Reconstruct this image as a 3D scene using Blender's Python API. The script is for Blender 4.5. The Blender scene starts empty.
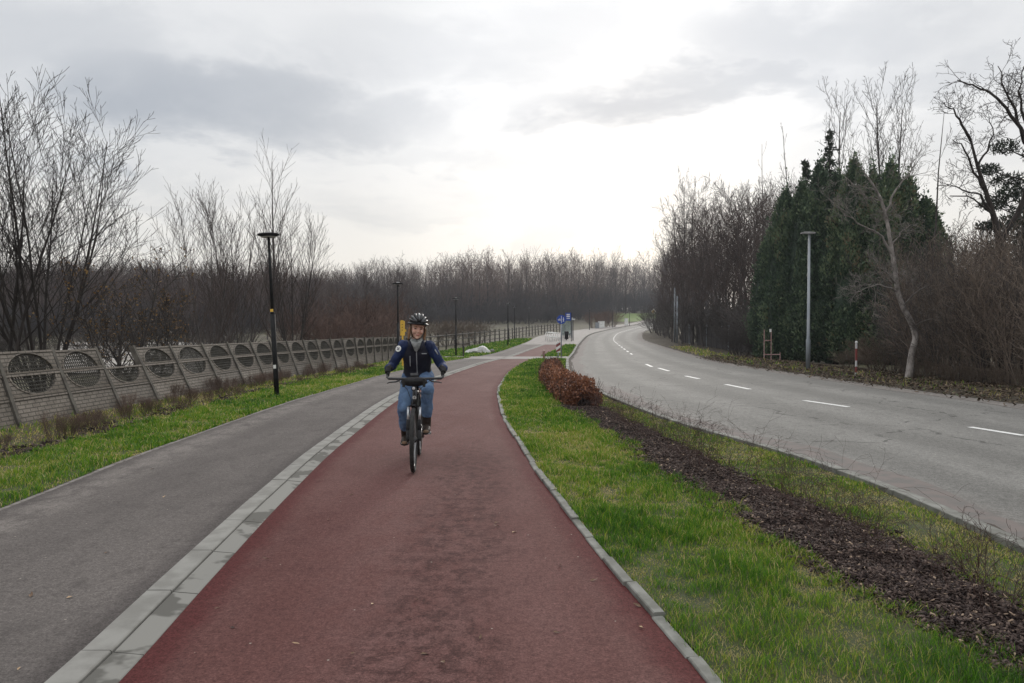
import bpy, math, random
import numpy as np
from mathutils import Vector, Matrix, noise as mnoise

PI = math.pi
sc = bpy.context.scene
COL = sc.collection
R = math.radians
# ------------------------------------------------------------------ terrain
F = 740.0; PITCH = R(1.277); CZ = 1.6
KN = [(-60, 0), (0, 0), (10, 0), (16, 0), (32, -.19), (47, -.34), (64, -.2), (81, -.03), (94, .2), (120, .62), (150, 1.25),
      (200, 2.4), (290, 6.2), (400, 10), (560, 13), (1600, 15)]


def herm(kn):
    kn = sorted((float(a), float(b)) for a, b in kn)
    xs = np.array([k[0] for k in kn]); ys = np.array([k[1] for k in kn]); n = len(kn)
    m = np.array([(ys[min(i + 1, n - 1)] - ys[max(i - 1, 0)]) / (xs[min(i + 1, n - 1)] - xs[max(i - 1, 0)]) for i in range(n)])

    def f(x):
        x = np.asarray(x, float)
        i = np.clip(np.searchsorted(xs, x) - 1, 0, n - 2)
        h = xs[i + 1] - xs[i]; t = (x - xs[i]) / h
        v = ((2*t+1)*(t-1)**2*ys[i] + t*(t-1)**2*h*m[i] + t*t*(3-2*t)*ys[i+1] + t*t*(t-1)*h*m[i+1])
        v = np.where(x < xs[0], ys[0] + m[0]*(x-xs[0]), v)
        return np.where(x > xs[-1], ys[-1] + m[-1]*(x-xs[-1]), v)
    return f


zg = herm(KN)


def gz(y):
    return float(zg(y))


def ray(px, py):
    a = (px-512)/F; b = -(py-341.5)/F
    return a, math.cos(PITCH)+b*math.sin(PITCH), -math.sin(PITCH)+b*math.cos(PITCH)


def G(px, py):
    """photo pixel -> point of the terrain (x, y)"""
    d = ray(px, py); t = 2.0
    while CZ+t*d[2] > gz(t*d[1]) and t < 600:
        t *= 1.02
    lo, hi = t/1.02, t
    for _ in range(30):
        q = (lo+hi)/2
        if CZ+q*d[2] > gz(q*d[1]): lo = q
        else: hi = q
    return lo*d[0], lo*d[1]


def at(px, Y):
    """x for a photo column at depth Y"""
    return (px-512)/F*Y


def zat(py, Y):
    d = ray(512, py); return CZ + Y/d[1]*d[2]


# ------------------------------------------------------------------ mesh helpers
class MB:
    def __init__(s):
        s.v = []; s.f = []; s.m = []; s.off = (0, 0, 0); s.cur = 0

    def n(s): return len(s.v)

    def quad(s, *ps):
        b = len(s.v); s.v += [tuple(p) for p in ps]; s.f.append(tuple(range(b, b+len(ps)))); s.m.append(s.cur)

    def raw(s, vs, fs):
        b = len(s.v); s.v += [tuple(p) for p in vs]
        for f in fs: s.f.append(tuple(b+i for i in f)); s.m.append(s.cur)

    def box(s, c, d, rz=0, rot=None, taper=1.0):
        x, y, z = d[0]/2, d[1]/2, d[2]/2
        pts = [(-x, -y, -z), (x, -y, -z), (x, y, -z), (-x, y, -z), (-x*taper, -y*taper, z), (x*taper, -y*taper, z), (x*taper, y*taper, z), (-x*taper, y*taper, z)]
        M = rot if rot is not None else Matrix.Rotation(rz, 3, 'Z')
        pts = [M @ Vector(p) + Vector(c) for p in pts]
        s.raw(pts, [(3, 2, 1, 0), (4, 5, 6, 7), (0, 1, 5, 4), (1, 2, 6, 5), (2, 3, 7, 6), (3, 0, 4, 7)])

    def loft(s, pts, rx, ry=None, side=None, n=8, cap=True):
        pts = [Vector(p) for p in pts]; k = len(pts)
        if not hasattr(rx, '__len__'): rx = [rx]*k
        ry = rx if ry is None else ry
        if not hasattr(ry, '__len__'): ry = [ry]*k
        b = len(s.v); prev = None
        for i, p in enumerate(pts):
            d = (pts[min(i+1, k-1)]-pts[max(i-1, 0)])
            d = d.normalized() if d.length > 1e-9 else Vector((0, 0, 1))
            if side is not None:
                x = Vector(side)
            elif prev is not None:
                x = prev
            else:
                x = Vector((0, 0, 1)).cross(d) if abs(d.z) < .9 else Vector((1, 0, 0))
            x = (x-d*x.dot(d))
            if x.length < 1e-6: x = d.orthogonal()
            x.normalize(); prev = x; y = d.cross(x)
            for j in range(n):
                a = 2*PI*j/n
                s.v.append(tuple(p + x*(math.cos(a)*rx[i]) + y*(math.sin(a)*ry[i])))
        for i in range(k-1):
            for j in range(n):
                q = (j+1) % n
                s.f.append((b+i*n+j, b+i*n+q, b+(i+1)*n+q, b+(i+1)*n+j)); s.m.append(s.cur)
        if cap:
            s.f.append(tuple(b+j for j in reversed(range(n)))); s.m.append(s.cur)
            s.f.append(tuple(b+(k-1)*n+j for j in range(n))); s.m.append(s.cur)

    def ell(s, c, r, rot=None, n=12, m=8):
        M = rot if rot is not None else Matrix.Identity(3)
        vs = [(0, 0, -1)]
        for i in range(1, m):
            a = -PI/2+PI*i/m
            for j in range(n):
                vs.append((math.cos(a)*math.cos(2*PI*j/n), math.cos(a)*math.sin(2*PI*j/n), math.sin(a)))
        vs.append((0, 0, 1)); fs = []
        for j in range(n):
            q = (j+1) % n
            fs.append((0, 1+q, 1+j)); fs.append((1+(m-2)*n+j, 1+(m-2)*n+q, len(vs)-1))
            for i in range(m-2):
                fs.append((1+i*n+j, 1+i*n+q, 1+(i+1)*n+q, 1+(i+1)*n+j))
        s.raw([M @ Vector((v[0]*r[0], v[1]*r[1], v[2]*r[2])) + Vector(c) for v in vs], fs)

    def disc(s, c, r, nrm, n=20, th=.004):
        nrm = Vector(nrm).normalized()
        s.loft([Vector(c)-nrm*th/2, Vector(c)+nrm*th/2], r, n=n)

    def torus(s, c, Rr, r, axis='X', n=48, k=8):
        b = len(s.v)
        for i in range(n):
            a = 2*PI*i/n
            for j in range(k):
                t = 2*PI*j/k; q = Rr+r*math.cos(t); h = r*math.sin(t)
                s.v.append((c[0]+h, c[1]+q*math.cos(a), c[2]+q*math.sin(a)))
        for i in range(n):
            for j in range(k):
                s.f.append((b+i*k+j, b+((i+1) % n)*k+j, b+((i+1) % n)*k+(j+1) % k, b+i*k+(j+1) % k)); s.m.append(s.cur)

    def mesh(s, name, mats, smooth=False):
        me = bpy.data.meshes.new(name)
        o = s.off
        me.from_pydata([(v[0]+o[0], v[1]+o[1], v[2]+o[2]) for v in s.v], [], s.f)
        for m in (mats if isinstance(mats, (list, tuple)) else [mats]): me.materials.append(m)
        if any(s.m): me.polygons.foreach_set('material_index', s.m)
        if smooth: me.polygons.foreach_set('use_smooth', [True]*len(s.f))
        me.update()
        return me

    def build(s, name, mats, parent=None, smooth=False):
        return link(name, s.mesh(name, mats, smooth), parent)


def link(name, me, parent=None):
    o = bpy.data.objects.new(name, me); COL.objects.link(o)
    if parent is not None: o.parent = parent
    return o


def tag(o, label=None, cat=None, group=None, kind=None):
    if label: o['label'] = label
    if cat: o['category'] = cat
    if group: o['group'] = group
    if kind: o['kind'] = kind
    return o


def thing(name, loc, label, cat, group=None, rz=0):
    o = bpy.data.objects.new(name, None); COL.objects.link(o)
    o.empty_display_size = .2
    o.location = loc; o.rotation_euler = (0, 0, rz)
    return tag(o, label, cat, group)


def copy_tree(o, parent=None):
    c = o.copy(); COL.objects.link(c)
    if parent is not None: c.parent = parent
    for ch in list(o.children): copy_tree(ch, c)
    return c


def np_mesh(name, V, Fa, mats, attrs=None, smooth=False):
    """V (n,3), Fa: list of (m,k) index arrays"""
    me = bpy.data.meshes.new(name)
    V = np.ascontiguousarray(V, np.float32)
    loops = np.concatenate([f.ravel() for f in Fa]).astype(np.int32)
    cnt = np.concatenate([np.full(len(f), f.shape[1], np.int32) for f in Fa])
    start = np.concatenate([[0], np.cumsum(cnt)[:-1]]).astype(np.int32)
    me.vertices.add(len(V)); me.vertices.foreach_set('co', V.ravel())
    me.loops.add(len(loops)); me.loops.foreach_set('vertex_index', loops)
    me.polygons.add(len(cnt)); me.polygons.foreach_set('loop_start', start)
    if smooth: me.polygons.foreach_set('use_smooth', np.ones(len(cnt), bool))
    for k, a in (attrs or {}).items():
        at_ = me.attributes.new(k, 'FLOAT', 'POINT'); at_.data.foreach_set('value', np.ascontiguousarray(a, np.float32))
    for m in (mats if isinstance(mats, (list, tuple)) else [mats]): me.materials.append(m)
    me.update(calc_edges=True); me.validate()
    return me


# ------------------------------------------------------------------ materials
def new_mat(name):
    m = bpy.data.materials.new(name); m.use_nodes = True
    nt = m.node_tree
    return m, nt, nt.nodes['Principled BSDF']


def nd(nt, t, **kw):
    n = nt.nodes.new(t)
    for k, v in kw.items(): setattr(n, k, v)
    return n


def mixc(nt, fac, a, b, blend='MIX'):
    n = nd(nt, 'ShaderNodeMix', data_type='RGBA', blend_type=blend)
    if isinstance(fac, (int, float)): n.inputs[0].default_value = fac
    else: nt.links.new(fac, n.inputs[0])
    for sock, val in ((n.inputs[6], a), (n.inputs[7], b)):
        if isinstance(val, tuple): sock.default_value = val if len(val) == 4 else (*val, 1)
        else: nt.links.new(val, sock)
    return n.outputs[2]


def math_n(nt, op, a, b=None, clamp=False):
    n = nd(nt, 'ShaderNodeMath', operation=op, use_clamp=clamp)
    for i, x in enumerate((a, b)):
        if x is None: continue
        if isinstance(x, (int, float)): n.inputs[i].default_value = x
        else: nt.links.new(x, n.inputs[i])
    return n.outputs[0]


def ramp(nt, fac, lo, hi):
    n = nd(nt, 'ShaderNodeMapRange', interpolation_type='SMOOTHSTEP')
    nt.links.new(fac, n.inputs[0]); n.inputs[1].default_value = lo; n.inputs[2].default_value = hi
    return n.outputs[0]


def coords(nt, world=False):
    if world: return nd(nt, 'ShaderNodeNewGeometry').outputs['Position']
    return nd(nt, 'ShaderNodeTexCoord').outputs['Object']


def noise(nt, vec, scale, detail=4, rough=.55, stretch=None, dist=0):
    n = nd(nt, 'ShaderNodeTexNoise'); n.inputs['Scale'].default_value = scale
    n.inputs['Detail'].default_value = detail; n.inputs['Roughness'].default_value = rough
    n.inputs['Distortion'].default_value = dist
    if stretch:
        mp = nd(nt, 'ShaderNodeMapping'); mp.inputs['Scale'].default_value = stretch
        nt.links.new(vec, mp.inputs[0]); vec = mp.outputs[0]
    nt.links.new(vec, n.inputs['Vector'])
    return n.outputs['Fac']


def bump(nt, p, h, strength=.3, dist=.01):
    b = nd(nt, 'ShaderNodeBump'); b.inputs['Strength'].default_value = strength; b.inputs['Distance'].default_value = dist
    nt.links.new(h, b.inputs['Height']); nt.links.new(b.outputs[0], p.inputs['Normal'])


def simple(name, c1, c2=None, scale=6, rough=.7, metal=0, spec=.3, world=False, bmp=0, bscale=40, bdist=.004, stretch=None, rand=0, lo=.35, hi=.65):
    m, nt, p = new_mat(name)
    p.inputs['Roughness'].default_value = rough; p.inputs['Metallic'].default_value = metal
    p.inputs['Specular IOR Level'].default_value = spec
    c2 = c2 or tuple(x*.75 for x in c1)
    v = coords(nt, world)
    col = mixc(nt, ramp(nt, noise(nt, v, scale, stretch=stretch), lo, hi), c1, c2)
    if rand:
        oi = nd(nt, 'ShaderNodeObjectInfo').outputs['Random']
        k = math_n(nt, 'ADD', math_n(nt, 'MULTIPLY', oi, 2*rand), 1-rand)
        cmb = nd(nt, 'ShaderNodeCombineColor')
        for i in range(3): nt.links.new(k, cmb.inputs[i])
        col = mixc(nt, 1.0, col, cmb.outputs[0], 'MULTIPLY')
    nt.links.new(col, p.inputs['Base Color'])
    if bmp: bump(nt, p, noise(nt, v, bscale), bmp, bdist)
    return m


def tinted(name, stops, rough=.6, spec=.25, trans=0, rand=0):
    """colour by the per-leaf attribute 'tint' (each blade or leaf has its own colour)"""
    m, nt, p = new_mat(name)
    a = nd(nt, 'ShaderNodeAttribute', attribute_name='tint')
    cr = nd(nt, 'ShaderNodeValToRGB'); el = cr.color_ramp.elements
    for i, (pos, c) in enumerate(stops):
        e = el[i] if i < 2 else el.new(pos)
        e.position = pos; e.color = (*c, 1)
    nt.links.new(a.outputs['Fac'], cr.inputs[0])
    if rand:
        oi = nd(nt, 'ShaderNodeObjectInfo').outputs['Random']
        f = math_n(nt, 'ADD', a.outputs['Fac'], math_n(nt, 'MULTIPLY', math_n(nt, 'SUBTRACT', oi, .5), 2*rand)); nt.links.new(f, cr.inputs[0])
    nt.links.new(cr.outputs[0], p.inputs['Base Color'])
    p.inputs['Roughness'].default_value = rough; p.inputs['Specular IOR Level'].default_value = spec
    if trans:
        t = nd(nt, 'ShaderNodeBsdfTranslucent'); nt.links.new(cr.outputs[0], t.inputs[0])
        mx = nd(nt, 'ShaderNodeMixShader'); mx.inputs[0].default_value = trans
        out = nt.nodes['Material Output']
        nt.links.new(p.outputs[0], mx.inputs[1]); nt.links.new(t.outputs[0], mx.inputs[2]); nt.links.new(mx.outputs[0], out.inputs[0])
    return m


def paving(name, base, light, dark, edge=None, tracks=None, dust=None, stain=None, spec=.1, cell=1.0, bmp=.5):
    """bituminous surface: aggregate of several sizes, blotches, wear across the width (attribute 'across': 0 left edge .. 1 right edge)"""
    m, nt, p = new_mat(name)
    v = coords(nt, True)
    ac = nd(nt, 'ShaderNodeAttribute', attribute_name='across').outputs['Fac']
    big = noise(nt, v, .9, 6, .65, (1.0, .4, 1)); mid = noise(nt, v, 5, 4, .65, (1, .6, 1))
    col = mixc(nt, ramp(nt, big, .36, .66), base, light)
    col = mixc(nt, math_n(nt, 'MULTIPLY', ramp(nt, mid, .48, .72), .5), col, dark)
    if tracks:
        w = None
        for t in tracks:
            d = ramp(nt, math_n(nt, 'ABSOLUTE', math_n(nt, 'SUBTRACT', ac, t)), .085, .02)
            w = d if w is None else math_n(nt, 'MAXIMUM', w, d)
        col = mixc(nt, math_n(nt, 'MULTIPLY', w, .55), col, tuple(x*.72 for x in base))
    wob = math_n(nt, 'MULTIPLY', math_n(nt, 'SUBTRACT', noise(nt, v, 3.2, 5, .7), .5), .10)
    if edge:
        e = math_n(nt, 'ADD', math_n(nt, 'ABSOLUTE', math_n(nt, 'SUBTRACT', ac, .5)), wob)
        col = mixc(nt, math_n(nt, 'MULTIPLY', ramp(nt, e, .40, .485), edge[1]), col, edge[0])
    if dust:
        e = ramp(nt, math_n(nt, 'ABSOLUTE', math_n(nt, 'SUBTRACT', math_n(nt, 'ADD', ac, wob), dust[1])), dust[2], 0)
        col = mixc(nt, math_n(nt, 'MULTIPLY', math_n(nt, 'MULTIPLY', e, ramp(nt, mid, .35, .62)), dust[3]), col, dust[0])
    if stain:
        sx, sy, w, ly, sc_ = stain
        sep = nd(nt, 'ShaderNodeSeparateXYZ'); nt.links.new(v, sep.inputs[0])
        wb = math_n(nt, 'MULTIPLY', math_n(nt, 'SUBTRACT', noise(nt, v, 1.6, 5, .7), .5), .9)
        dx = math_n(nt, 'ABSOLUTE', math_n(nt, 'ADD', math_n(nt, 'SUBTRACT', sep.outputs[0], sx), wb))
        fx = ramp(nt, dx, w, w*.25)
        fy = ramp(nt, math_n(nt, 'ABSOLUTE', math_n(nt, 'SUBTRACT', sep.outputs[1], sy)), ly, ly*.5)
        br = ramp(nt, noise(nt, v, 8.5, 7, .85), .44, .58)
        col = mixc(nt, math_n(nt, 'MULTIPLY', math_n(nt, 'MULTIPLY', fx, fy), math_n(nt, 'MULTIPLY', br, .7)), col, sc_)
    # aggregate: stones of about 1, 3 and 6 cm clusters
    k = None
    for sc_, amp in ((26*cell, 1.0), (75*cell, 1.6), (210*cell, 1.4)):
        q = math_n(nt, 'ADD', math_n(nt, 'MULTIPLY', math_n(nt, 'SUBTRACT', noise(nt, v, sc_, 2, .6), .5), amp), 1.0)
        k = q if k is None else math_n(nt, 'MULTIPLY', k, q)
    cmb = nd(nt, 'ShaderNodeCombineColor')
    for i in range(3): nt.links.new(k, cmb.inputs[i])
    col = mixc(nt, 1.0, col, cmb.outputs[0], 'MULTIPLY')
    if tracks:      # fine cracks
        dv = nd(nt, 'ShaderNodeTexNoise'); dv.inputs['Scale'].default_value = .8; dv.inputs['Detail'].default_value = 6; nt.links.new(v, dv.inputs['Vector'])
        ad = nd(nt, 'ShaderNodeVectorMath', operation='MULTIPLY_ADD'); nt.links.new(dv.outputs['Color'], ad.inputs[0]); ad.inputs[1].default_value = (1.6, 1.6, 0); nt.links.new(v, ad.inputs[2])
        vc = nd(nt, 'ShaderNodeTexVoronoi', feature='DISTANCE_TO_EDGE'); vc.inputs['Scale'].default_value = .22; nt.links.new(ad.outputs[0], vc.inputs['Vector'])
        cr = math_n(nt, 'MULTIPLY', math_n(nt, 'LESS_THAN', vc.outputs['Distance'], .0045), ramp(nt, mid, .40, .55))
        col = mixc(nt, math_n(nt, 'MULTIPLY', cr, .6), col, (.03, .028, .026))
    # pale grit lying about
    vo = nd(nt, 'ShaderNodeTexVoronoi'); vo.inputs['Scale'].default_value = 9; nt.links.new(v, vo.inputs['Vector'])
    sepc = nd(nt, 'ShaderNodeSeparateColor'); nt.links.new(vo.outputs['Color'], sepc.inputs[0])
    grit = math_n(nt, 'MULTIPLY', math_n(nt, 'LESS_THAN', vo.outputs['Distance'], .055), math_n(nt, 'LESS_THAN', sepc.outputs[0], .22))
    col = mixc(nt, math_n(nt, 'MULTIPLY', grit, .7), col, (.34, .30, .26))
    nt.links.new(col, p.inputs['Base Color'])
    p.inputs['Roughness'].default_value = .85; p.inputs['Specular IOR Level'].default_value = spec
    bump(nt, p, noise(nt, v, 110*cell, 3, .7), bmp, .006)
    return m


MAT = {}
MAT['walk'] = paving('footway_asphalt', (.088, .078, .073), (.118, .105, .098), (.060, .053, .050), edge=((.055, .048, .046), .6), dust=((.20, .18, .165), .16, .22, .6))
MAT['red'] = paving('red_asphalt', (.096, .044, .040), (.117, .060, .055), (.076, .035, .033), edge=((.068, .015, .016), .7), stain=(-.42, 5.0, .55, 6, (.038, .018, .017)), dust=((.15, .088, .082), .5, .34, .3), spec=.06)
MAT['road'] = paving('road_asphalt', (.150, .146, .136), (.185, .180, .168), (.115, .112, .105), edge=((.13, .115, .105), .7), tracks=(.14, .36, .64, .86), spec=.14, cell=.8)
MAT['concrete'] = simple('kerb_concrete', (.245, .240, .222), (.185, .18, .165), 5, .9, spec=.1, world=True, bmp=.3, bscale=160)
MAT['pave'] = simple('pale_paving', (.22, .20, .185), (.16, .147, .138), 1.6, .85, world=True, bmp=.2, bscale=120)
MAT['stone'] = simple('edging_stone', (.20, .20, .182), (.125, .125, .11), 7, .9, world=True, bmp=.4, bscale=120)
MAT['shoulder'] = simple('dusty_gravel', (.20, .185, .17), (.115, .10, .09), 14, .95, world=True, bmp=.6, bscale=90, bdist=.01)
MAT['paint'] = simple('road_paint', (.66, .66, .64), (.24, .235, .23), 55, .7, world=True, bmp=.2, bscale=200, lo=.52, hi=.68)
MAT['debris'] = simple('gutter_dirt', (.035, .026, .022), (.075, .06, .05), 30, .95, world=True, bmp=.8, bscale=60, bdist=.02)
MAT['mulchbase'] = simple('mulch_soil', (.020, .014, .013), (.045, .03, .027), 22, .95, world=True, bmp=1, bscale=35, bdist=.03)
MAT['mulch'] = tinted('bark_chip', [(0, (.014, .009, .009)), (.6, (.060, .042, .036)), (.9, (.135, .098, .082)), (1, (.30, .22, .16))], .8, .15)
MAT['grass'] = tinted('grass_blade', [(0, (.030, .090, .009)), (.34, (.085, .215, .014)), (.58, (.185, .285, .022)), (.80, (.32, .30, .055)), (1, (.52, .43, .21))], .5, .2, .4)
MAT['litter'] = tinted('dead_leaf', [(0, (.03, .020, .013)), (.5, (.075, .053, .035)), (.85, (.14, .105, .07)), (1, (.06, .07, .03))], .8, .2)
MAT['white_metal'] = simple('white_enamel', (.72, .72, .70), (.6, .6, .58), 3, .4)


def turf_mat():
    m, nt, p = new_mat('turf_soil'); v = coords(nt, True)
    c = mixc(nt, ramp(nt, noise(nt, v, 3.2, 5, .65), .35, .62), (.030, .045, .010), (.055, .060, .016))
    c = mixc(nt, ramp(nt, noise(nt, v, 7.0, 5, .7), .55, .66), c, (.035, .024, .016))
    c = mixc(nt, ramp(nt, noise(nt, v, 60, 3, .7), .45, .7), c, (.03, .042, .012))
    nt.links.new(c, p.inputs['Base Color']); p.inputs['Roughness'].default_value = .95
    bump(nt, p, noise(nt, v, 45, 4, .7), .8, .03)
    return m


def ground_mat():
    m, nt, p = new_mat('winter_ground'); v = coords(nt, True)
    c = mixc(nt, ramp(nt, noise(nt, v, .22, 6, .65), .38, .62), (.060, .045, .032), (.085, .085, .036))
    c = mixc(nt, ramp(nt, noise(nt, v, 2.2, 5, .7), .45, .7), c, (.115, .092, .062))
    c = mixc(nt, ramp(nt, noise(nt, v, 30, 3, .7), .42, .7), c, (.03, .026, .018))
    nt.links.new(c, p.inputs['Base Color']); p.inputs['Roughness'].default_value = .95
    bump(nt, p, noise(nt, v, 14, 5, .7), .8, .05)
    return m


MAT['turf'] = turf_mat(); MAT['ground'] = ground_mat()
MAT['field'] = simple('field_grass', (.10, .155, .035), (.13, .17, .05), .3, .9, world=True, bmp=.5, bscale=5, bdist=.1)
MAT['bark'] = simple('dark_bark', (.024, .020, .018), (.046, .038, .034), 9, .9, bmp=.5, bscale=40, stretch=(1, 1, .3), rand=.25)
MAT['bark_grey'] = simple('grey_bark', (.052, .046, .044), (.085, .074, .069), 6, .9, rand=.3, stretch=(1, 1, .3))
MAT['bark_brown'] = simple('brown_twigs', (.075, .055, .042), (.125, .095, .072), 3, .9, rand=.2)
MAT['bark_red'] = simple('reddish_twigs', (.085, .052, .042), (.125, .082, .066), 1.5, .9, rand=.2)
MAT['bark_pale'] = simple('pale_bark', (.34, .31, .29), (.13, .115, .105), 7, .85, bmp=.4, bscale=50, stretch=(1, 1, .5))
MAT['bark_twig'] = simple('pale_twigs', (.21, .19, .175), (.12, .11, .10), 7, .9)
MAT['bark_hazel'] = simple('hazel_bark', (.115, .088, .070), (.19, .15, .12), 3, .85, rand=.25)
MAT['bark_fencebed'] = simple('red_twigs', (.075, .046, .035), (.12, .08, .06), 4, .85, rand=.3)
MAT['twig_brown'] = simple('brown_twig', (.085, .062, .054), (.055, .044, .042), 1.2, .9, rand=.3)
MAT['cane'] = simple('rose_cane', (.040, .020, .017), (.070, .038, .030), 5, .7, rand=.25)
MAT['wood_bark'] = simple('far_wood_bark', (.040, .037, .041), (.062, .052, .050), .05, .95, world=True)
MAT['wood_twig'] = simple('far_wood_twigs', (.135, .095, .082), (.095, .075, .07), .04, .95, world=True)
MAT['thuja'] = tinted('thuja_spray', [(0, (.028, .048, .032)), (.45, (.062, .10, .062)), (.9, (.165, .215, .115)), (1, (.15, .125, .075))], .6, .25, .25, .16)
MAT['spruce'] = tinted('spruce_needles', [(0, (.014, .022, .015)), (1, (.038, .052, .030))], .65, .25)
MAT['beech'] = tinted('beech_leaf', [(0, (.05, .020, .014)), (.5, (.155, .060, .032)), (1, (.29, .13, .068))], .6, .3, .2)
MAT['oak'] = tinted('oak_leaf', [(0, (.07, .04, .016)), (.6, (.15, .085, .03)), (1, (.22, .14, .05))], .6, .3, .25)
MAT['black_metal'] = simple('black_paint', (.010, .010, .011), (.016, .016, .017), 5, .65, spec=.15)
MAT['grey_metal'] = simple('galvanised_steel', (.20, .225, .25), (.27, .29, .31), 6, .45, metal=.3, stretch=(1, 1, .2))
MAT['lamp_top'] = simple('lamp_cap', (.20, .20, .20), (.28, .28, .28), 8, .45)
MAT['lamp_glass'] = simple('lamp_diffuser', (.42, .42, .42), (.5, .5, .5), 8, .3)
MAT['yellow'] = simple('yellow_plastic', (.72, .45, .06), (.62, .38, .05), 5, .5)
MAT['sticker'] = simple('white_sticker', (.75, .75, .72), (.65, .65, .62), 9, .6)
MAT['red_paint'] = simple('red_paint', (.21, .05, .045), (.15, .04, .036), 12, .55)
MAT['red_faded'] = simple('faded_red_steel', (.30, .15, .14), (.4, .3, .28), 8, .6)
MAT['blue_sign'] = simple('blue_sign_face', (.012, .06, .34), (.014, .05, .28), 4, .4)
MAT['dark_wood'] = simple('weathered_dark_boards', (.028, .026, .027), (.055, .05, .048), 5, .85, stretch=(1, 1, .15))
MAT['tarp'] = simple('white_sheeting', (.50, .50, .48), (.27, .265, .25), 3, .7, bmp=.5, bscale=8, bdist=.05)
MAT['fence_wood'] = simple('old_fence_timber', (.055, .046, .04), (.10, .09, .08), 4, .9)


def fence_concrete(brick):
    m, nt, p = new_mat('brick_pattern_concrete' if brick else 'weathered_concrete')
    v = coords(nt)
    n1 = noise(nt, v, 2.2, 6, .68)
    c = mixc(nt, ramp(nt, n1, .36, .66), (.23, .20, .168), (.125, .106, .087))
    c = mixc(nt, math_n(nt, 'MULTIPLY', ramp(nt, noise(nt, v, 22, 4, .7), .5, .75), .5), c, (.065, .062, .046))
    sep = nd(nt, 'ShaderNodeSeparateXYZ'); nt.links.new(v, sep.inputs[0])
    oi = nd(nt, 'ShaderNodeObjectInfo').outputs['Random']
    c = mixc(nt, math_n(nt, 'MULTIPLY', oi, .55), c, (.11, .098, .085))
    gf = math_n(nt, 'MULTIPLY', ramp(nt, math_n(nt, 'ADD', sep.outputs[2], math_n(nt, 'MULTIPLY', noise(nt, v, 5, 4), .3)), .42, .1), .55)
    c = mixc(nt, gf, c, (.075, .058, .042))      # browner and darker towards the foot of each slab
    if brick:
        mp = nd(nt, 'ShaderNodeCombineXYZ')
        nt.links.new(sep.outputs[0], mp.inputs[0]); nt.links.new(sep.outputs[2], mp.inputs[1])
        b = nd(nt, 'ShaderNodeTexBrick'); nt.links.new(mp.outputs[0], b.inputs['Vector'])
        b.inputs['Scale'].default_value = 1; b.inputs['Brick Width'].default_value = .17; b.inputs['Row Height'].default_value = .07
        b.inputs['Mortar Size'].default_value = .009; b.inputs['Mortar Smooth'].default_value = .25
        c = mixc(nt, math_n(nt, 'MULTIPLY', b.outputs['Fac'], .75), c, (.045, .040, .033))
        h = math_n(nt, 'SUBTRACT', math_n(nt, 'MULTIPLY', noise(nt, v, 60, 3), .3), b.outputs['Fac'])
        bump(nt, p, h, .9, .012)
    else:
        bump(nt, p, noise(nt, v, 70, 4), .4, .006)
    nt.links.new(c, p.inputs['Base Color']); p.inputs['Roughness'].default_value = .92
    return m


MAT['fence_brick'] = fence_concrete(True); MAT['fence_conc'] = fence_concrete(False)
MAT['lattice'] = simple('lattice_concrete', (.075, .07, .06), (.045, .042, .036), 9, .92)  # bars darkened in colour to stand in for the dark gaps between them
MAT['fence_post'] = simple('fence_post_concrete', (.115, .105, .09), (.065, .058, .05), 5, .92, bmp=.5, bscale=60)  # darker than the slabs: the posts' shaded side is put into the colour

# ------------------------------------------------------------------ setting
EA = herm([(-8, -3.9), (0, -4.2)] + [(y, x) for x, y in [(-4.41, 6.33), (-4.56, 9), (-4.6, 13.37), (-4.5, 20.25), (-4.4, 25.23), (-3.74, 34.52), (-2.5, 43), (-1.1, 50.94), (1.25, 71.33), (3.0, 90.4), (4.6, 100), (9.4, 120), (17.5, 147), (33.5, 200)]])
EB = herm([(-8, -1.5), (0, -1.85)] + [(y, x) for x, y in [(-2.07, 3.27), (-2.2, 4.6), (-2.41, 6.93), (-2.6, 9.96), (-2.73, 17.84), (-2.42, 25.23), (-1.42, 37.47), (-0.19, 46.28), (0.75, 53.5), (3.37, 71.33), (6, 90)]])
EC = lambda y: EB(y)+.31
ED = herm([(-8, 1.9), (0, 1.22)] + [(y, x) for x, y in [(0.87, 3.27), (0.64, 4.88), (0.30, 7.61), (0.12, 9.52), (-0.2, 13.25), (-0.35, 17.4), (-0.35, 19.86), (-0.08, 28.0), (0.59, 36.12), (1.4, 43.09), (2.6, 52), (4.04, 61.41), (5.6, 73)]])
EE = herm([(-8, 3.3), (0, 3.6)] + [(y, x) for x, y in [(3.81, 5.47), (3.80, 7.17), (3.50, 9.37), (2.89, 11.83), (2.36, 15.97), (2.17, 21.51), (2.2, 26), (2.75, 34.52), (3.31, 41.5), (4.38, 50.94), (6.5, 70), (9.67, 94.11), (13.36, 114.31), (20.92, 143.9), (37.63, 200.42), (70, 290)]])
EF = herm([(-8, 11.5), (0, 11.0)] + [(y, x) for x, y in [(10.4, 12), (10.25, 17.54), (10.15, 21.07), (10.22, 25.87), (10.45, 32.36), (10.82, 38.46), (11.4, 43.89), (12.93, 63.57), (14.4, 80.66), (16.5, 94.11), (20.2, 114), (28.0, 143.9), (45, 200.42), (78, 290)]])
GM = herm([(1, 2.75)] + [(y, x) for x, y in [(2.31, 3.4), (2.18, 4.06), (2.02, 4.82), (1.86, 6.27), (1.62, 8.37), (1.36, 11.67), (0.95, 14.34), (.83, 18), (.9, 24), (1.1, 31.4)]])
HM = herm([(1, 2.7)] + [(y, x) for x, y in [(2.82, 3.98), (2.84, 4.67), (2.80, 5.55), (2.62, 6.73), (2.37, 8.43), (2.14, 11.13), (1.82, 13.83), (1.75, 16), (1.8, 24), (2.1, 31)]])


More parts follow.
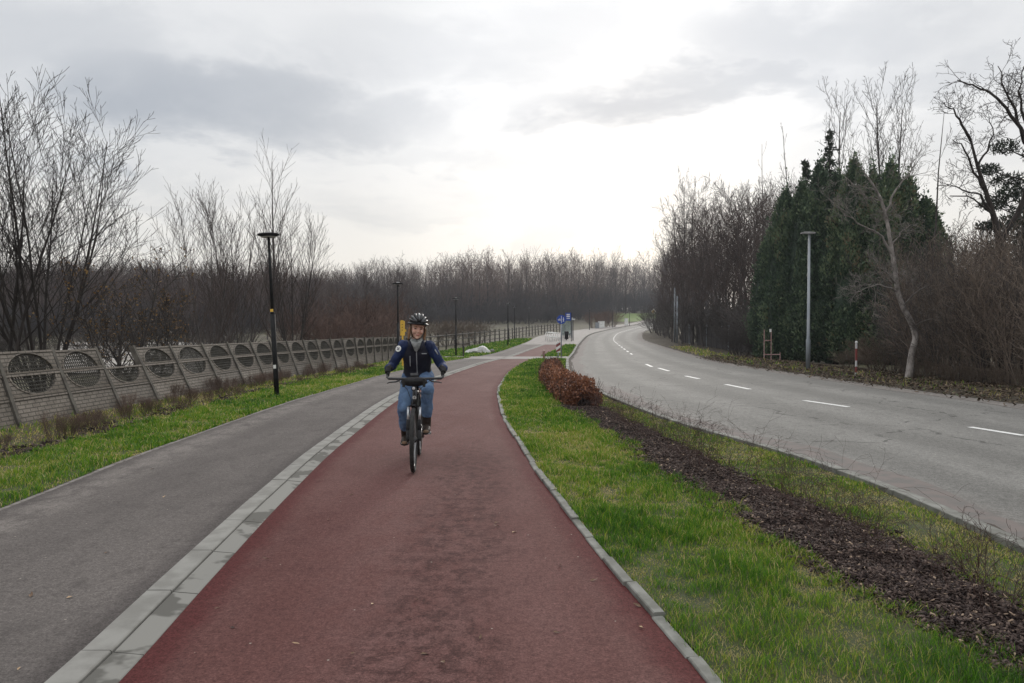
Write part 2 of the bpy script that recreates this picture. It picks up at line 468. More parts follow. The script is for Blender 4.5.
def ys_range(y0, y1):
    out = [y0]
    while out[-1] < y1 - 1e-6:
        y = out[-1]
        out.append(min(y1, y + (.25 if y < 25 else .6 if y < 70 else 1.5 if y < 160 else 4)))
    return out


def ribbon(name, xl, xr, y0, y1, off, mat, cols=2, rough=0, rscale=3):
    ys = np.array(ys_range(y0, y1)); V = []
    for j in range(cols+1):
        t = j/cols
        V.append(np.stack([xl(ys)*(1-t)+xr(ys)*t, ys, zg(ys)+off], 1))
    V = np.stack(V, 1)
    if rough:
        for i in range(V.shape[0]):
            for j in range(V.shape[1]):
                e = 0 if j in (0, cols) else 1
                V[i, j, 2] += e*rough*(mnoise.noise(Vector((V[i, j, 0]*rscale, V[i, j, 1]*rscale, 0)))+.2)
    n, k = V.shape[:2]
    idx = np.arange(n*k).reshape(n, k)
    q = np.stack([idx[:-1, :-1], idx[:-1, 1:], idx[1:, 1:], idx[1:, :-1]], -1).reshape(-1, 4)
    return tag(link(name, np_mesh(name, V.reshape(-1, 3), [q], mat, {'across': np.tile(np.linspace(0, 1, k), n)}, smooth=True)), kind='structure')


def slabs(name, xl, xr, y0, y1, length, top_l, top_r, bot, mat, gap=.011, jit=.004, seed=1, wj=0):
    """a run of separate kerb stones with open joints"""
    rng = random.Random(seed); mb = MB(); y = y0
    while y < y1:
        e = y+length*rng.uniform(.97, 1.03); a, b = y+gap/2, e-gap/2; o = rng.uniform(-jit, jit); sx = rng.uniform(-wj, wj)
        k = max(1, int((b-a)/.45)); yy = [a+(b-a)*i/k for i in range(k+1)]
        vs = []
        for q in yy:
            l, r, z = float(xl(q))+sx, float(xr(q))+sx, gz(q)
            c = .006
            vs += [(l, q, z+bot), (l, q, z+top_l+o-c), (l+c, q, z+top_l+o), (r-c, q, z+top_r+o), (r, q, z+top_r+o-c), (r, q, z+bot)]
        fs = []
        for i in range(k):
            for j in range(5): fs.append((i*6+j, i*6+j+1, i*6+j+7, i*6+j+6))
        fs += [(5, 4, 3, 2, 1, 0), tuple(k*6+j for j in range(6))]
        fs = [tuple(reversed(f)) for f in fs]
        mb.raw(vs, fs); y = e
    return tag(mb.build(name, mat), kind='structure')


def terrain():
    ys = np.concatenate([np.arange(-60, 0, 4), np.arange(0, 130, 1.0), np.arange(130, 320, 4), np.arange(320, 1600, 40)])
    xs = np.concatenate([np.arange(-900, -100, 50), np.arange(-100, -20, 5), np.arange(-20, 40, 1.0), np.arange(40, 120, 5), np.arange(120, 950, 50)])
    X, Y = np.meshgrid(xs, ys)
    Z = zg(Y)-.12
    # behind the left fence and beyond the right verge the ground is uneven
    for i in range(X.shape[0]):
        for j in range(X.shape[1]):
            x, y = X[i, j], Y[i, j]
            k = min(1, max(0, (-9.5-x)/4)) + min(1, max(0, (x-float(EF(y))-2.5)/4))
            if k > 0: Z[i, j] += k*(.35*mnoise.noise(Vector((x*.13, y*.13, 3)))+.1*mnoise.noise(Vector((x*.6, y*.6, 5))))
    n, k = X.shape; idx = np.arange(n*k).reshape(n, k)
    q = np.stack([idx[:-1, :-1], idx[:-1, 1:], idx[1:, 1:], idx[1:, :-1]], -1).reshape(-1, 4)
    V = np.stack([X, Y, Z], -1).reshape(-1, 3)
    tag(link('ground', np_mesh('ground', V, [q], MAT['ground'], smooth=True)), kind='structure')


terrain()
ribbon('footway', EA, EB, -6, 76, 0, MAT['walk'], 4)
ribbon('cycle_path', EC, ED, -6, 73, 0, MAT['red'], 4)
ribbon('road', EE, EF, -6, 290, -.035, MAT['road'], 6)
slabs('kerb_strip', EB, lambda y: EB(y)+.15, .4, 73, .80, .022, .022, -.1, MAT['concrete'], seed=3, jit=.002)
slabs('gutter_strip', lambda y: EB(y)+.156, EC, .4, 73, .80, .012, -.0, -.1, simple('stained_concrete', (.21, .205, .188), (.11, .106, .096), 2.0, .9, spec=.1, world=True, bmp=.3, bscale=160, lo=.50, hi=.55), seed=3, jit=.002)
slabs('edging_stones', ED, lambda y: ED(y)+.065, 1.0, 41, .5, .02, .024, -.12, MAT['stone'], jit=.010, seed=5, wj=.012)
slabs('footway_edging', lambda y: EA(y)-.05, EA, 1.0, 70, 1.0, .006, .004, -.12, MAT['shoulder'], seed=6, wj=.004)
slabs('road_kerb', lambda y: EE(y)-.24, lambda y: EE(y)-.1, 1.0, 200, 1.0, .05, .045, -.12, MAT['stone'], seed=7, jit=.006)
ribbon('gutter_dirt', lambda y: EE(y)-.1, lambda y: EE(y)+.06+.05*np.sin(y*3.1)*np.sin(y*.7)+.04*np.sin(y*9.7), 1, 90, -.028, MAT['debris'], 2)
ribbon('road_shoulder', lambda y: EF(y)-.55+.1*np.sin(y*.9), lambda y: EF(y)+.12+.1*np.sin(y*1.3), 8, 120, -.029, MAT['shoulder'], 2)
ribbon('road_dust', lambda y: EE(y)+.05, lambda y: EE(y)+.5+.12*np.sin(y*.8)+.06*np.sin(y*2.7), 1, 90, -.031, simple('road_edge_dust', (.145, .122, .112), (.115, .107, .10), 5, .9, world=True, bmp=.4, bscale=120), 2)
# verges
ribbon('verge_turf', lambda y: ED(y)+.075, GM, 1, 31.4, .0, MAT['turf'], 10, .012, 4)
ribbon('kerb_turf', HM, lambda y: EE(y)-.24, 1, 31.4, .0, MAT['turf'], 8, .012, 3)
ribbon('mulch_bed', GM, HM, 1, 31.4, .0, MAT['mulchbase'], 10, .02, 4)
ribbon('far_turf', lambda y: ED(y)+.075, lambda y: EE(y)-.24, 31.4, 41.0, .005, MAT['turf'], 4)
ribbon('island_turf', lambda y: ED(y)+.05, lambda y: EE(y)-.24, 45.2, 66, .012, MAT['turf'], 4)
ML = herm([(1, -5.9), (8.8, -5.95), (14.3, -6.0), (20, -6.0), (27, -5.7), (35, -5.3), (40, -5.0), (54, -4.0)])     # edge of the planted strip by the fence
ribbon('footway_verge', ML, lambda y: EA(y)-.06, 1, 44, .0, MAT['turf'], 8, .015, 3)
ribbon('fence_bed', lambda y: ML(y)-2.4, ML, 1, 44, -.01, simple('fence_bed_soil', (.055, .055, .022), (.06, .042, .026), 2.5, .95, world=True, bmp=.8, bscale=30, bdist=.03, ), 8, .02, 3)
FX = herm([(y, x) for x, y in [(-7.85, 4), (-7.8, 11.59), (-7.72, 13.07), (-7.55, 14.5), (-7.42, 16.98), (-7.42, 18.79), (-7.38, 20.45), (-7.33, 21.97), (-7.22, 23.48), (-7.08, 24.8), (-6.98, 26.0), (-6.85, 27.3), (-6.72, 29), (-6.65, 31.4), (-6.62, 34), (-6.55, 36.5), (-6.4, 40), (-5.9, 47), (-5.1, 54.16), (-3.9, 60), (-2.9, 66.5), (-1.5, 74.3), (-.5, 79), (1.1, 88), (4.2, 103), (9, 122)]])
ribbon('path_turf', FX, lambda y: EA(y)-.06, 45.6, 86, .0, MAT['turf'], 5)
ribbon('driveway', lambda y: -5.5+0*y, lambda y: EE(y)-.1, 41.2, 45.2, .012, MAT['pave'], 6)
ribbon('plaza', lambda y: EA(y)+.02, lambda y: EE(y)-.26, 66.5, 100, .016, MAT['pave'], 4)
ribbon('pavement', lambda y: EA(y)+.02, lambda y: EE(y)-.26, 100, 230, .016, MAT['pave'], 3)
ribbon('field', lambda y: at(614, y), lambda y: at(680, y), 205, 288, -.03, MAT['field'], 4)


ribbon('gravel_yard', lambda y: at(60, y), lambda y: at(215, y), 27, 75, -.02, simple('pale_yard_gravel', (.36, .34, .31), (.22, .20, .18), .5, .9, world=True), 4)


def dashes():
    mb = MB()

    def dash(x0, y0, x1, y1, w=.12):
        d = Vector((x1-x0, y1-y0, 0)).normalized(); s = Vector((d.y, -d.x, 0))*w/2
        k = 3; pr = None
        for i in range(k+1):
            t = i/k; x, y = x0+(x1-x0)*t, y0+(y1-y0)*t
            c = (Vector((x, y, gz(y)-.030))-s, Vector((x, y, gz(y)-.030))+s)
            if pr: mb.quad(pr[0], pr[1], c[1], c[0])
            pr = c
    for a, b in [((1024, 433.4), (970, 425)), ((848.5, 405.3), (804, 399)), ((750, 388), (725.5, 383.2)), ((699, 377.8), (685.5, 375)), ((669, 370.2), (658.5, 367.3)), ((652, 366), (646, 363.5))]:
        p, q = G(*a), G(*b); dash(*p, *q, .13)
    mid = lambda y: (float(EE(y))+float(EF(y)))/2 + (0 if y > 60 else 0)
    y = 49.5
    while y < 190:
        dash(mid(y), y, mid(y+1.6), y+1.6, .13); y += 3.9
    y = 2.0
    for y0 in (8.0, 4.5): dash(8.3+(8-y0)*.12, y0-1.4, 8.15+(8-y0)*.12, y0, .13)
    tag(mb.build('road_marking', MAT['paint']), kind='structure')


dashes()


# ------------------------------------------------------------------ grass, mulch, litter (uncountable)
def blades(name, xl, xr, y0, y1, dens, hgt, seed, wmin=.0035, wk=.0009, tint0=.35, bias=None, off=0.0):
    rng = np.random.default_rng(seed); P = []
    y = y0
    while y < y1:
        st = min(.5 if y < 12 else 1.5, y1-y); ym = y+st/2
        w = float(xr(ym)-xl(ym)); n = int(dens(ym)*w*st)
        yy = rng.uniform(y, y+st, n); t = rng.uniform(0, 1, n)
        P.append(np.stack([xl(yy)*(1-t)+xr(yy)*t, yy, t], 1)); y += st
    P = np.concatenate(P)
    nz = np.array([[mnoise.noise(Vector((p[0]*1.7, p[1]*1.7, seed))), mnoise.noise(Vector((p[0]*6, p[1]*6, seed+9))), mnoise.noise(Vector((p[0]*.7, p[1]*.7, seed+4)))] for p in P])
    keep = (nz[:, 1]*.75+nz[:, 0]*.6) > -.50+.30*rng.random(len(P))
    n = len(P); bare = ~keep
    Y = P[:, 1]
    h = hgt*(1+1.0*nz[:, 0]+.8*nz[:, 1])*rng.uniform(.35, 1.3, n)*np.where(rng.random(n) < .07, 1.6, 1)
    h = np.where(bare, np.abs(h)*rng.uniform(.3, .7, n)+.008, h)
    h = np.clip(h, .018, None)*(1+Y*.004)
    w = np.maximum(wmin, Y*wk)*rng.uniform(.7, 1.3, n)
    az = rng.uniform(0, 2*PI, n); lean = rng.uniform(.15, 1.0, n)**1.2*h*1.1
    la = rng.uniform(0, 2*PI, n)
    base = np.stack([P[:, 0], Y, zg(Y)+off-.005], 1)
    s = np.stack([np.cos(az), np.sin(az), 0*az], 1)*w[:, None]/2
    l = np.stack([np.cos(la), np.sin(la), 0*la], 1)*lean[:, None]
    up = np.array([0, 0, 1.])
    midp = base + l*.35 + up*(h*.6)[:, None]; tip = base + l + up*(h*.95)[:, None]
    V = np.stack([base-s, base+s, midp+s*.8, midp-s*.8, tip], 1).reshape(-1, 3)
    i = np.arange(n)*5
    q = np.stack([i, i+1, i+2, i+3], 1); t3 = np.stack([i+3, i+2, i+4], 1)
    tint = np.clip(tint0 + .40*nz[:, 2] - .28*nz[:, 1] - .25*nz[:, 0] + rng.normal(0, .20, n) + (rng.random(n) < .13)*.5 + bare*.22, 0, 1)
    o = link(name, np_mesh(name, V, [q, t3], MAT['grass'], {'tint': np.repeat(tint, 5)}))
    return tag(o, kind='stuff')


o = blades('verge_grass', lambda y: ED(y)+.045, lambda y: GM(y)+.09+.07*np.sin(y*2.1)+.05*np.sin(y*5.3), 2.6, 31.4, lambda y: 7500 if y < 6 else 5200 if y < 9 else 40000/y, .047, 11, wmin=.003, wk=.0008, tint0=.42)
tag(o, 'bright green grass strip beside the red cycle path', 'grass')
o = blades('kerb_grass', lambda y: HM(y)-.06-.06*np.sin(y*2.7), lambda y: EE(y)-.26, 3.0, 31.4, lambda y: 4200 if y < 8 else 26000/y, .030, 12, tint0=.60)
tag(o, 'short dull grass along the road kerb', 'grass')
o = blades('footway_grass', lambda y: ML(y)-.1, lambda y: EA(y)-.05, 5, 44, lambda y: 3000 if y < 12 else 30000/y, .05, 13, tint0=.44)
tag(o, 'green grass strip between grey footway and concrete fence', 'grass')
o = blades('fence_grass', lambda y: ML(y)-1.9, lambda y: ML(y)-.1, 6, 40, lambda y: 420 if y < 14 else 6000/y, .05, 14, tint0=.68)
tag(o, 'sparse yellowish grass at the foot of the concrete fence', 'grass')
o = blades('crossing_grass', lambda y: ED(y)+.05, lambda y: EE(y)-.26, 31.4, 41, lambda y: 500, .06, 15, tint0=.38)
tag(o, 'grass around the far end of the brown hedge', 'grass')
o = blades('island_grass', lambda y: ED(y)+.08, lambda y: EE(y)-.3, 45.3, 66, lambda y: 200, .07, 16, tint0=.30, wmin=.03)
tag(o, 'grass island past the driveway crossing', 'grass')
o = blades('far_path_grass', lambda y: FX(y)+.1, lambda y: EA(y)-.1, 45.8, 84, lambda y: 160, .08, 17, tint0=.30, wmin=.03)
tag(o, 'grass beside the far footway under the street lamps', 'grass')


def chips(name, xl, xr, y0, y1, dens, size, mat, seed, flat=.35, offz=.03, pale=.02, rough=.02, rs=4, thick=.007):
    rng = np.random.default_rng(seed); P = []
    y = y0
    while y < y1:
        st = min(.5, y1-y); w = float(xr(y+st/2)-xl(y+st/2)); n = int(dens(y)*w*st)
        yy = rng.uniform(y, y+st, n); t = np.clip(.5+rng.normal(0, .1, n)+rng.uniform(-.53, .53, n), -.2, 1.2)
        P.append(np.stack([xl(yy)*(1-t)+xr(yy)*t, yy, t], 1)); y += st
    P = np.concatenate(P); n = len(P); Y = P[:, 1]
    e = np.clip(np.minimum(P[:, 2], 1-P[:, 2])*10, 0, 1)
    zz = zg(Y) + np.array([rough*(mnoise.noise(Vector((p[0]*rs, p[1]*rs, 0)))+.2) for p in P])*e + rng.uniform(0, offz, n) + .05*e*np.array([max(0, mnoise.noise(Vector((p[0]*3.1, p[1]*3.1, 8)))) for p in P])
    L = size*rng.uniform(.4, 1.5, n)*(1+Y*.01); W = L*rng.uniform(.25, .6, n); T = thick*rng.uniform(.5, 1.6, n)
    az = rng.uniform(0, 2*PI, n); ti = rng.normal(0, flat, n); ro = rng.normal(0, flat, n)
    ca, sa = np.cos(az), np.sin(az)
    ux = np.stack([ca*np.cos(ti), sa*np.cos(ti), np.sin(ti)], 1)
    uy = np.stack([-sa*np.cos(ro), ca*np.cos(ro), np.sin(ro)], 1); uz = np.cross(ux, uy)
    c = np.stack([P[:, 0], Y, zz], 1); V = []
    for k, (a, b, d) in enumerate([(-1, -1, -1), (1, -.7, -1), (.8, 1, -1), (-1.1, .8, -1), (-1, -1, 1), (1, -.7, 1), (.8, 1, 1), (-1.1, .8, 1)]):
        V.append(c+ux*(a*L/2)[:, None]+uy*(b*W/2)[:, None]+uz*(d*T/2)[:, None])
    V = np.stack(V, 1).reshape(-1, 3); i = np.arange(n)*8
    q = np.concatenate([np.stack([i+a, i+b, i+d, i+e_], 1) for a, b, d, e_ in [(4, 5, 6, 7), (0, 1, 5, 4), (1, 2, 6, 5), (2, 3, 7, 6), (3, 0, 4, 7)]])
    tint = np.clip(rng.uniform(0, .85, n), 0, 1); tint[rng.random(n) < pale] = 1
    return tag(link(name, np_mesh(name, V, [q], mat, {'tint': np.repeat(tint, 8)})), kind='stuff')


o = chips('bark_mulch', GM, HM, 2.8, 14.6, lambda y: 7500 if y < 7 else 4600 if y < 10 else 2800, .026, MAT['mulch'], 21, .45, .022, .035, thick=.003)
tag(o, 'dark brown bark mulch in the planting bed', 'mulch')
o = chips('fence_mulch', lambda y: ML(y)-.55-.2*np.sin(y*2.3), lambda y: ML(y)+.1*np.sin(y*1.7), 6, 32, lambda y: 260+220*math.sin(y*2.9), .05, MAT['mulch'], 22, .4, .02, .01, .02, 3, .004)
tag(o, 'dark bark edge between grass and fence planting', 'mulch')
RL = lambda y: EF(y)+.05
RR = lambda y: EF(y)+3.2
ribbon('leafy_verge', RL, lambda y: EF(y)+4.5, 6, 110, -.03, simple('leafy_soil', (.065, .052, .034), (.035, .028, .02), 3.5, .95, world=True, bmp=1, bscale=20, bdist=.05), 8, .12, 1.3)
o = chips('leaf_litter', RL, RR, 11, 44, lambda y: 190, .065, MAT['litter'], 23, .35, .05, .05, .12, 1.3, .003)
tag(o, 'brown fallen leaves on the verge across the road', 'leaf litter')
o = blades('roadside_weeds', lambda y: EF(y)+.3, lambda y: EF(y)+2.2, 14, 62, lambda y: 26, .10, 24, tint0=.75, wmin=.016)
tag(o, 'straggly yellow green weeds on the verge across the road', 'weeds')


# ------------------------------------------------------------------ branching plants
class Tubes:
    def __init__(s): s.V = []; s.Q = []; s.n = 0; s.L = []

    def add(s, pts, rad, sides=4, lev=0):
        s.L.append(min(lev, 1)); pts = np.asarray(pts, float); rad = np.asarray(rad, float); k = len(pts)
        d = np.gradient(pts, axis=0); d /= np.linalg.norm(d, axis=1)[:, None]+1e-9
        ref = np.array([1., 0, 0]) if abs(d[0, 0]) < .8 else np.array([0, 1., 0])
        x = np.cross(d, ref); x /= np.linalg.norm(x, axis=1)[:, None]+1e-9; y = np.cross(d, x)
        a = np.arange(sides)*2*PI/sides
        ring = pts[:, None, :] + rad[:, None, None]*(np.cos(a)[None, :, None]*x[:, None, :]+np.sin(a)[None, :, None]*y[:, None, :])
        s.V.append(ring.reshape(-1, 3))
        idx = s.n+np.arange(k*sides).reshape(k, sides); nx = np.roll(idx, -1, 1)
        s.Q.append(np.stack([idx[:-1], nx[:-1], nx[1:], idx[1:]], -1).reshape(-1, 4)); s.n += k*sides

    def arrays(s): return np.concatenate(s.V), np.concatenate(s.Q)

    def levels(s): return np.concatenate([np.full(len(q), l) for q, l in zip(s.Q, s.L)])

    def mesh(s, name, mat, smooth=True):
        V, Q = s.arrays(); return np_mesh(name, V, [Q], mat, smooth=smooth)


def unit(v): return v/(np.linalg.norm(v)+1e-9)


def branch(out, rng, p, d, L, r, lev, cfg):
    n = max(3, int(cfg.get('seg', 7)-lev)); pts = [p]; rad = [r]; ds = [d]
    tip = cfg['tip']
    for i in range(n):
        d = unit(d+rng.normal(0, cfg['wob'][min(lev, len(cfg['wob'])-1)], 3)+np.array([0, 0, cfg['trop'][min(lev, len(cfg['trop'])-1)]]))
        p = p+d*L/n; pts.append(p); ds.append(d); t = (i+1)/n
        rad.append(max(tip, r*(1-t*cfg.get('taper', .85))))
    out.append((np.array(pts), np.array(rad), lev))
    if lev >= cfg['levels']: return
    k = cfg['n'][lev]; k = int(k*rng.uniform(.8, 1.2)+.5)
    ph = rng.uniform(0, 2*PI)
    t0 = cfg['t0'][lev]
    for j in range(k):
        t = t0+(1-t0)*(j+rng.uniform(.1, .9))/k
        f = t*n; i = min(int(f), n-1); q = pts[i]+(pts[i+1]-pts[i])*(f-i)
        dd = ds[i+1]; rr = max(tip, rad[i]*(1-(f-i))+rad[i+1]*(f-i))
        ph += 2.4+rng.normal(0, .4)
        ax = unit(np.cross(dd, np.array([0.3, .2, .9]) if abs(dd[2]) < .9 else np.array([1., 0, 0]))); ay = np.cross(dd, ax)
        a = cfg['ang'][lev]*rng.uniform(.7, 1.25)
        nd_ = unit(dd*math.cos(a)+(ax*math.cos(ph)+ay*math.sin(ph))*math.sin(a))
        LL = L*cfg['len'][lev]*(1.15-.75*(t-t0)/(1-t0+1e-6)*cfg.get('cone', .8))*rng.uniform(.75, 1.2)
        branch(out, rng, q, nd_, LL, max(tip, rr*cfg.get('rr', .6)), lev+1, cfg)


CFG_TREE = dict(levels=3, n=[13, 7, 5], len=[.42, .45, .5], ang=[.75, .7, .7], t0=[.28, .2, .15], wob=[.06, .11, .16, .2], trop=[.04, .07, .06, .03], tip=.006, seg=8)


def grow(seed, H, r, cfg, stems=1, spread=.2, base_r=.15, lean=(0, 0)):
    rng = np.random.default_rng(seed); out = []
    for k in range(stems):
        a = 2*PI*k/stems+rng.uniform(-.4, .4); s = spread*rng.uniform(.4, 1.1) if stems > 1 else 0
        d = unit(np.array([math.cos(a)*s+lean[0], math.sin(a)*s+lean[1], 1.]))
        p = np.array([math.cos(a)*base_r, math.sin(a)*base_r, -.1]) if stems > 1 else np.array([0, 0, -.1])
        branch(out, rng, p, d, H*rng.uniform(.8, 1.0)*(1-.3*min(s, 1)) if stems > 1 else H, r*rng.uniform(.7, 1) if stems > 1 else r, 0, cfg)
    f = H/max(q[0][:, 2].max() for q in out)
    return [(q[0]*f, q[1], q[2]) for q in out]


def tree_meshes(name, out, bark, sides=(7, 5, 3, 3), trunk='trunk', crown='crown', twig=None):
    T = Tubes(); Cw = Tubes()
    for pts, rad, lev in out:
        (T if lev == 0 else Cw).add(pts, rad, sides[min(lev, len(sides)-1)])
    return [(trunk, T.mesh(name+'_'+trunk, bark)), (crown, Cw.mesh(name+'_'+crown, twig or bark))]


def plant(name, loc, meshes, label, cat, group=None, rz=0, s=1):
    t = thing(name, loc, label, cat, group, rz)
    t.scale = (s, s, s) if not hasattr(s, '__len__') else s
    for nm, me in meshes: link(nm, me, t)
    return t


def loc(x, y, dz=-.08): return (x, y, gz(y)+dz)


# ---- left: the big many-stemmed tree behind the fence, and its neighbours
cfgA = dict(levels=3, n=[13, 6, 3], len=[.38, .46, .55], ang=[.60, .55, .5], t0=[.2, .12, .12], wob=[.03, .035, .04, .045], trop=[.035, .055, .045, .03], tip=.0044, seg=9, rr=.5)
for px, Y, H, st, sp, sd, lab, r in [
        (44, 17.5, 7.75, 9, .36, 107, 'tall bare tree of many stems behind the fence, nearest on the left', .046),
        (-4, 16.5, 7.3, 4, .26, 104, 'bare tree with dark stems cut by the left edge of the picture', .06)]:
    plant('bare_tree', loc(at(px, Y), Y), tree_meshes('bare_tree', grow(sd, H, r, cfgA, st, sp), MAT['bark']), lab, 'tree', 'bare trees behind the concrete fence')
cfgB = dict(levels=2, n=[16, 8], len=[.36, .4], ang=[.48, .48], t0=[.12, .12], wob=[.018, .035, .045], trop=[.02, .05, .04], tip=.005, seg=9, rr=.5)
for px, Y, H, st, sp, sd, lab in [
        (207, 27, 7.3, 8, .46, 111, 'slender many-stemmed bare tree left of the nearest lamp, spreading low to the left'),
        (238, 29, 7.9, 7, .34, 112, 'slender bare tree with upright rods just left of the nearest lamp'),
        (272, 30, 9.9, 1, 0, 113, 'tallest slender bare tree, a single spire rising behind the nearest lamp'),
        (292, 31, 7.4, 7, .32, 114, 'slender many-stemmed bare tree just right of the nearest lamp')]:
    plant('bare_tree', loc(at(px, Y), Y), tree_meshes('bare_tree', grow(sd, H, .036 if st > 1 else .075, cfgB, st, sp), MAT['bark_grey'], twig=MAT['twig_brown']), lab, 'tree', 'bare trees behind the concrete fence')


# leaf sprays on branch ends: small tree that keeps its brown leaves
def leaf_cloud(pts, size, rng, tintf, asp=.6, up=0.0):
    n = len(pts); V = []
    az = rng.uniform(0, 2*PI, n); el = rng.normal(up, .7, n)
    u = np.stack([np.cos(az)*np.cos(el), np.sin(az)*np.cos(el), np.sin(el)], 1)
    w = np.cross(u, rng.normal(0, 1, (n, 3))); w /= np.linalg.norm(w, axis=1)[:, None]+1e-9
    s = size*rng.uniform(.6, 1.3, n)[:, None]
    nrm = np.cross(u, w)
    V = np.stack([pts, pts+u*s*.5+w*s*asp*.5+nrm*s*.08, pts+u*s, pts+u*s*.5-w*s*asp*.5+nrm*s*.08], 1).reshape(-1, 3)
    i = np.arange(n)*4
    return V, np.stack([i, i+1, i+2, i+3], 1), np.repeat(np.clip(tintf, 0, 1), 4)


def leaves_on(out, lev, per, size, rng, mat, name, fr=.3, zmax=1e9):
    P = []
    for pts, rad, lv in out:
        if lv >= lev:
            t = rng.uniform(fr, 1, per)*(len(pts)-1); i = t.astype(int).clip(0, len(pts)-2)
            q = pts[i]+(pts[i+1]-pts[i])*(t-i)[:, None]+rng.normal(0, size*.5, (per, 3))
            P.append(q[q[:, 2] < zmax])
    P = np.concatenate(P)
    V, q, t = leaf_cloud(P, size, rng, rng.uniform(0, 1, len(P)))
    return np_mesh(name, V, [q], mat, {'tint': t})


rng0 = np.random.default_rng(5)
for px, Y, H, sd, lab, zm in [(112, 17, 3.6, 121, 'small tree holding brown leaves, leaning over the broken fence panel', 9),
                              (148, 19, 2.6, 122, 'low shrubby tree with a few brown leaves behind the second fence bays', 9)]:
    ou = grow(sd, H, .05, dict(cfgA, tip=.005, ang=[.8, .7, .7]), 3, .55)
    t = plant('leafy_tree', loc(at(px, Y), Y), tree_meshes('leafy_tree', ou, MAT['bark']), lab, 'tree')
    link('leaves', leaves_on(ou, 3, 1, .062, rng0, MAT['oak'], 'oak_leaves', .5, zm), t)

# ---- generic bare trees: four shapes, copied; each with its trunk and crown
PROTO = []
for k in range(5):
    c = dict(CFG_TREE, n=[16+2*k, 8, 4], ang=[.55+.06*k, .6, .65], tip=.0075, t0=[.16+.05*(k % 3), .15, .15], rr=.48, n_=0)
    PROTO.append(tree_meshes('wood_tree', grow(200+k, 10, .105, c), MAT['bark_grey'], (6, 4, 3, 3), twig=MAT['twig_brown']))
cfgS = dict(levels=2, n=[6, 5], len=[.55, .5], ang=[.5, .6], t0=[.2, .1], wob=[.08, .12, .15], trop=[.03, .03, .02], tip=.006, seg=7, rr=.6)
SHRUB = []
for k in range(4):
    ou = grow(230+k, 3.0, .022, cfgS, 26, .55, .35)
    T = Tubes()
    for pts, rad, lev in ou: T.add(pts, rad, 3)
    SHRUB.append(T)


def shrub_mesh(k, mat): return [('branches', SHRUB[k % 4].mesh('shrub_branches', mat))]


def wood(lst, group, labelf, name='bare_tree'):
    rng = random.Random(7)
    for i, (px, Y, topy) in enumerate(lst):
        x = at(px, Y); H = zat(topy, Y)-gz(Y); k = i % len(PROTO)
        s = H/10.0; w = s*rng.uniform(.8, 1.05)
        plant(name, loc(x, Y), PROTO[k], labelf, 'tree', group, rng.uniform(0, 6.28), (w, w, s))


# left wood, right behind the fence
rng = random.Random(3); L1 = []
for i in range(34):
    px = -60+i*14+rng.uniform(-9, 9); L1.append((px, rng.uniform(76, 100), (258 if px < 120 else 263)+rng.uniform(-7, 14)))
wood(L1, 'bare wood behind the concrete fence', 'dark bare tree of the wood behind the concrete fence')
# right wood beside the road
R1 = [(660, 112, 262), (668, 98, 238), (676, 92, 215), (684, 84, 172), (690, 98, 205), (697, 80, 215), (704, 76, 200), (712, 82, 196), (719, 70, 186), (727, 74, 190), (733, 64, 182), (741, 60, 184), (748, 66, 172), (755, 56, 178), (764, 60, 176), (772, 52, 170), (783, 56, 166), (793, 50, 172),
      (672, 75, 262), (682, 70, 250), (692, 66, 240), (703, 62, 232), (715, 60, 226), (728, 57, 220), (740, 54, 215), (752, 50, 222), (665, 88, 275), (656, 118, 275), (700, 88, 205), (722, 80, 196), (738, 72, 190), (686, 90, 196), (668, 104, 225), (745, 58, 200), (758, 62, 180), (776, 58, 178)]
wood(R1, 'bare trees beyond the dark board fence', 'dark bare tree standing behind the dark board fence across the road')


# shrubs: reddish and brown masses beyond the fence, and the thicket on the right
def shrub(px, Y, topy, wid, k, mat, label, group, name='bare_shrub', rz=None):
    H = zat(topy, Y)-gz(Y); s = H/3.0
    plant(name, loc(at(px, Y), Y, -.05), shrub_mesh_cache(k, mat), label, 'shrub', group, rz if rz is not None else px*.7, (s*wid, s*wid, s))


_c = {}
def shrub_mesh_cache(k, mat):
    key = (k % 4, mat.name)
    if key not in _c: _c[key] = shrub_mesh(k, mat)
    return _c[key]


for i, (px, Y, ty, w) in enumerate([(300, 46, 300, 1.2), (322, 50, 296, 1.3), (345, 52, 290, 1.3), (365, 50, 288, 1.3), (384, 54, 293, 1.3), (335, 44, 305, 1.2), (372, 45, 304, 1.2)]):
    shrub(px, Y, ty, w, i, MAT['bark_red'], 'rounded reddish brown bare shrub behind the fence, left of the cyclist', 'reddish shrubs beyond the fence')
for i, (px, Y, ty, w) in enumerate([(432, 66, 316, 1.5), (447, 68, 314, 1.5), (462, 70, 316, 1.6), (478, 74, 319, 1.6)]):
    shrub(px, Y, ty, w, i, MAT['bark_brown'], 'brown bare shrub beyond the timber fence right of the cyclist', 'brown shrubs beyond the timber fence')
for i, (px, Y) in enumerate([(-40, 24), (5, 26), (30, 30), (75, 25), (95, 33), (130, 28), (165, 32), (190, 36), (225, 35), (255, 38), (-10, 40), (60, 42), (110, 44), (150, 46), (210, 48), (280, 44), (10, 50), (85, 52), (135, 55), (240, 55)][::2]):
    shrub(px, Y, 306+(i*7) % 20, 1.3, i, MAT['bark_grey'], 'dark bare shrub in the thicket behind the leaning concrete fence', 'thicket behind the concrete fence')
for i, (px, Y, ty) in enumerate([(594, 142, 309), (604, 148, 307), (612, 150, 309)]):
    shrub(px, Y, ty, 1.2, i, MAT['bark_red'], 'small dark red bush beside the far pavement cabinets', 'red bushes by the far pavement')
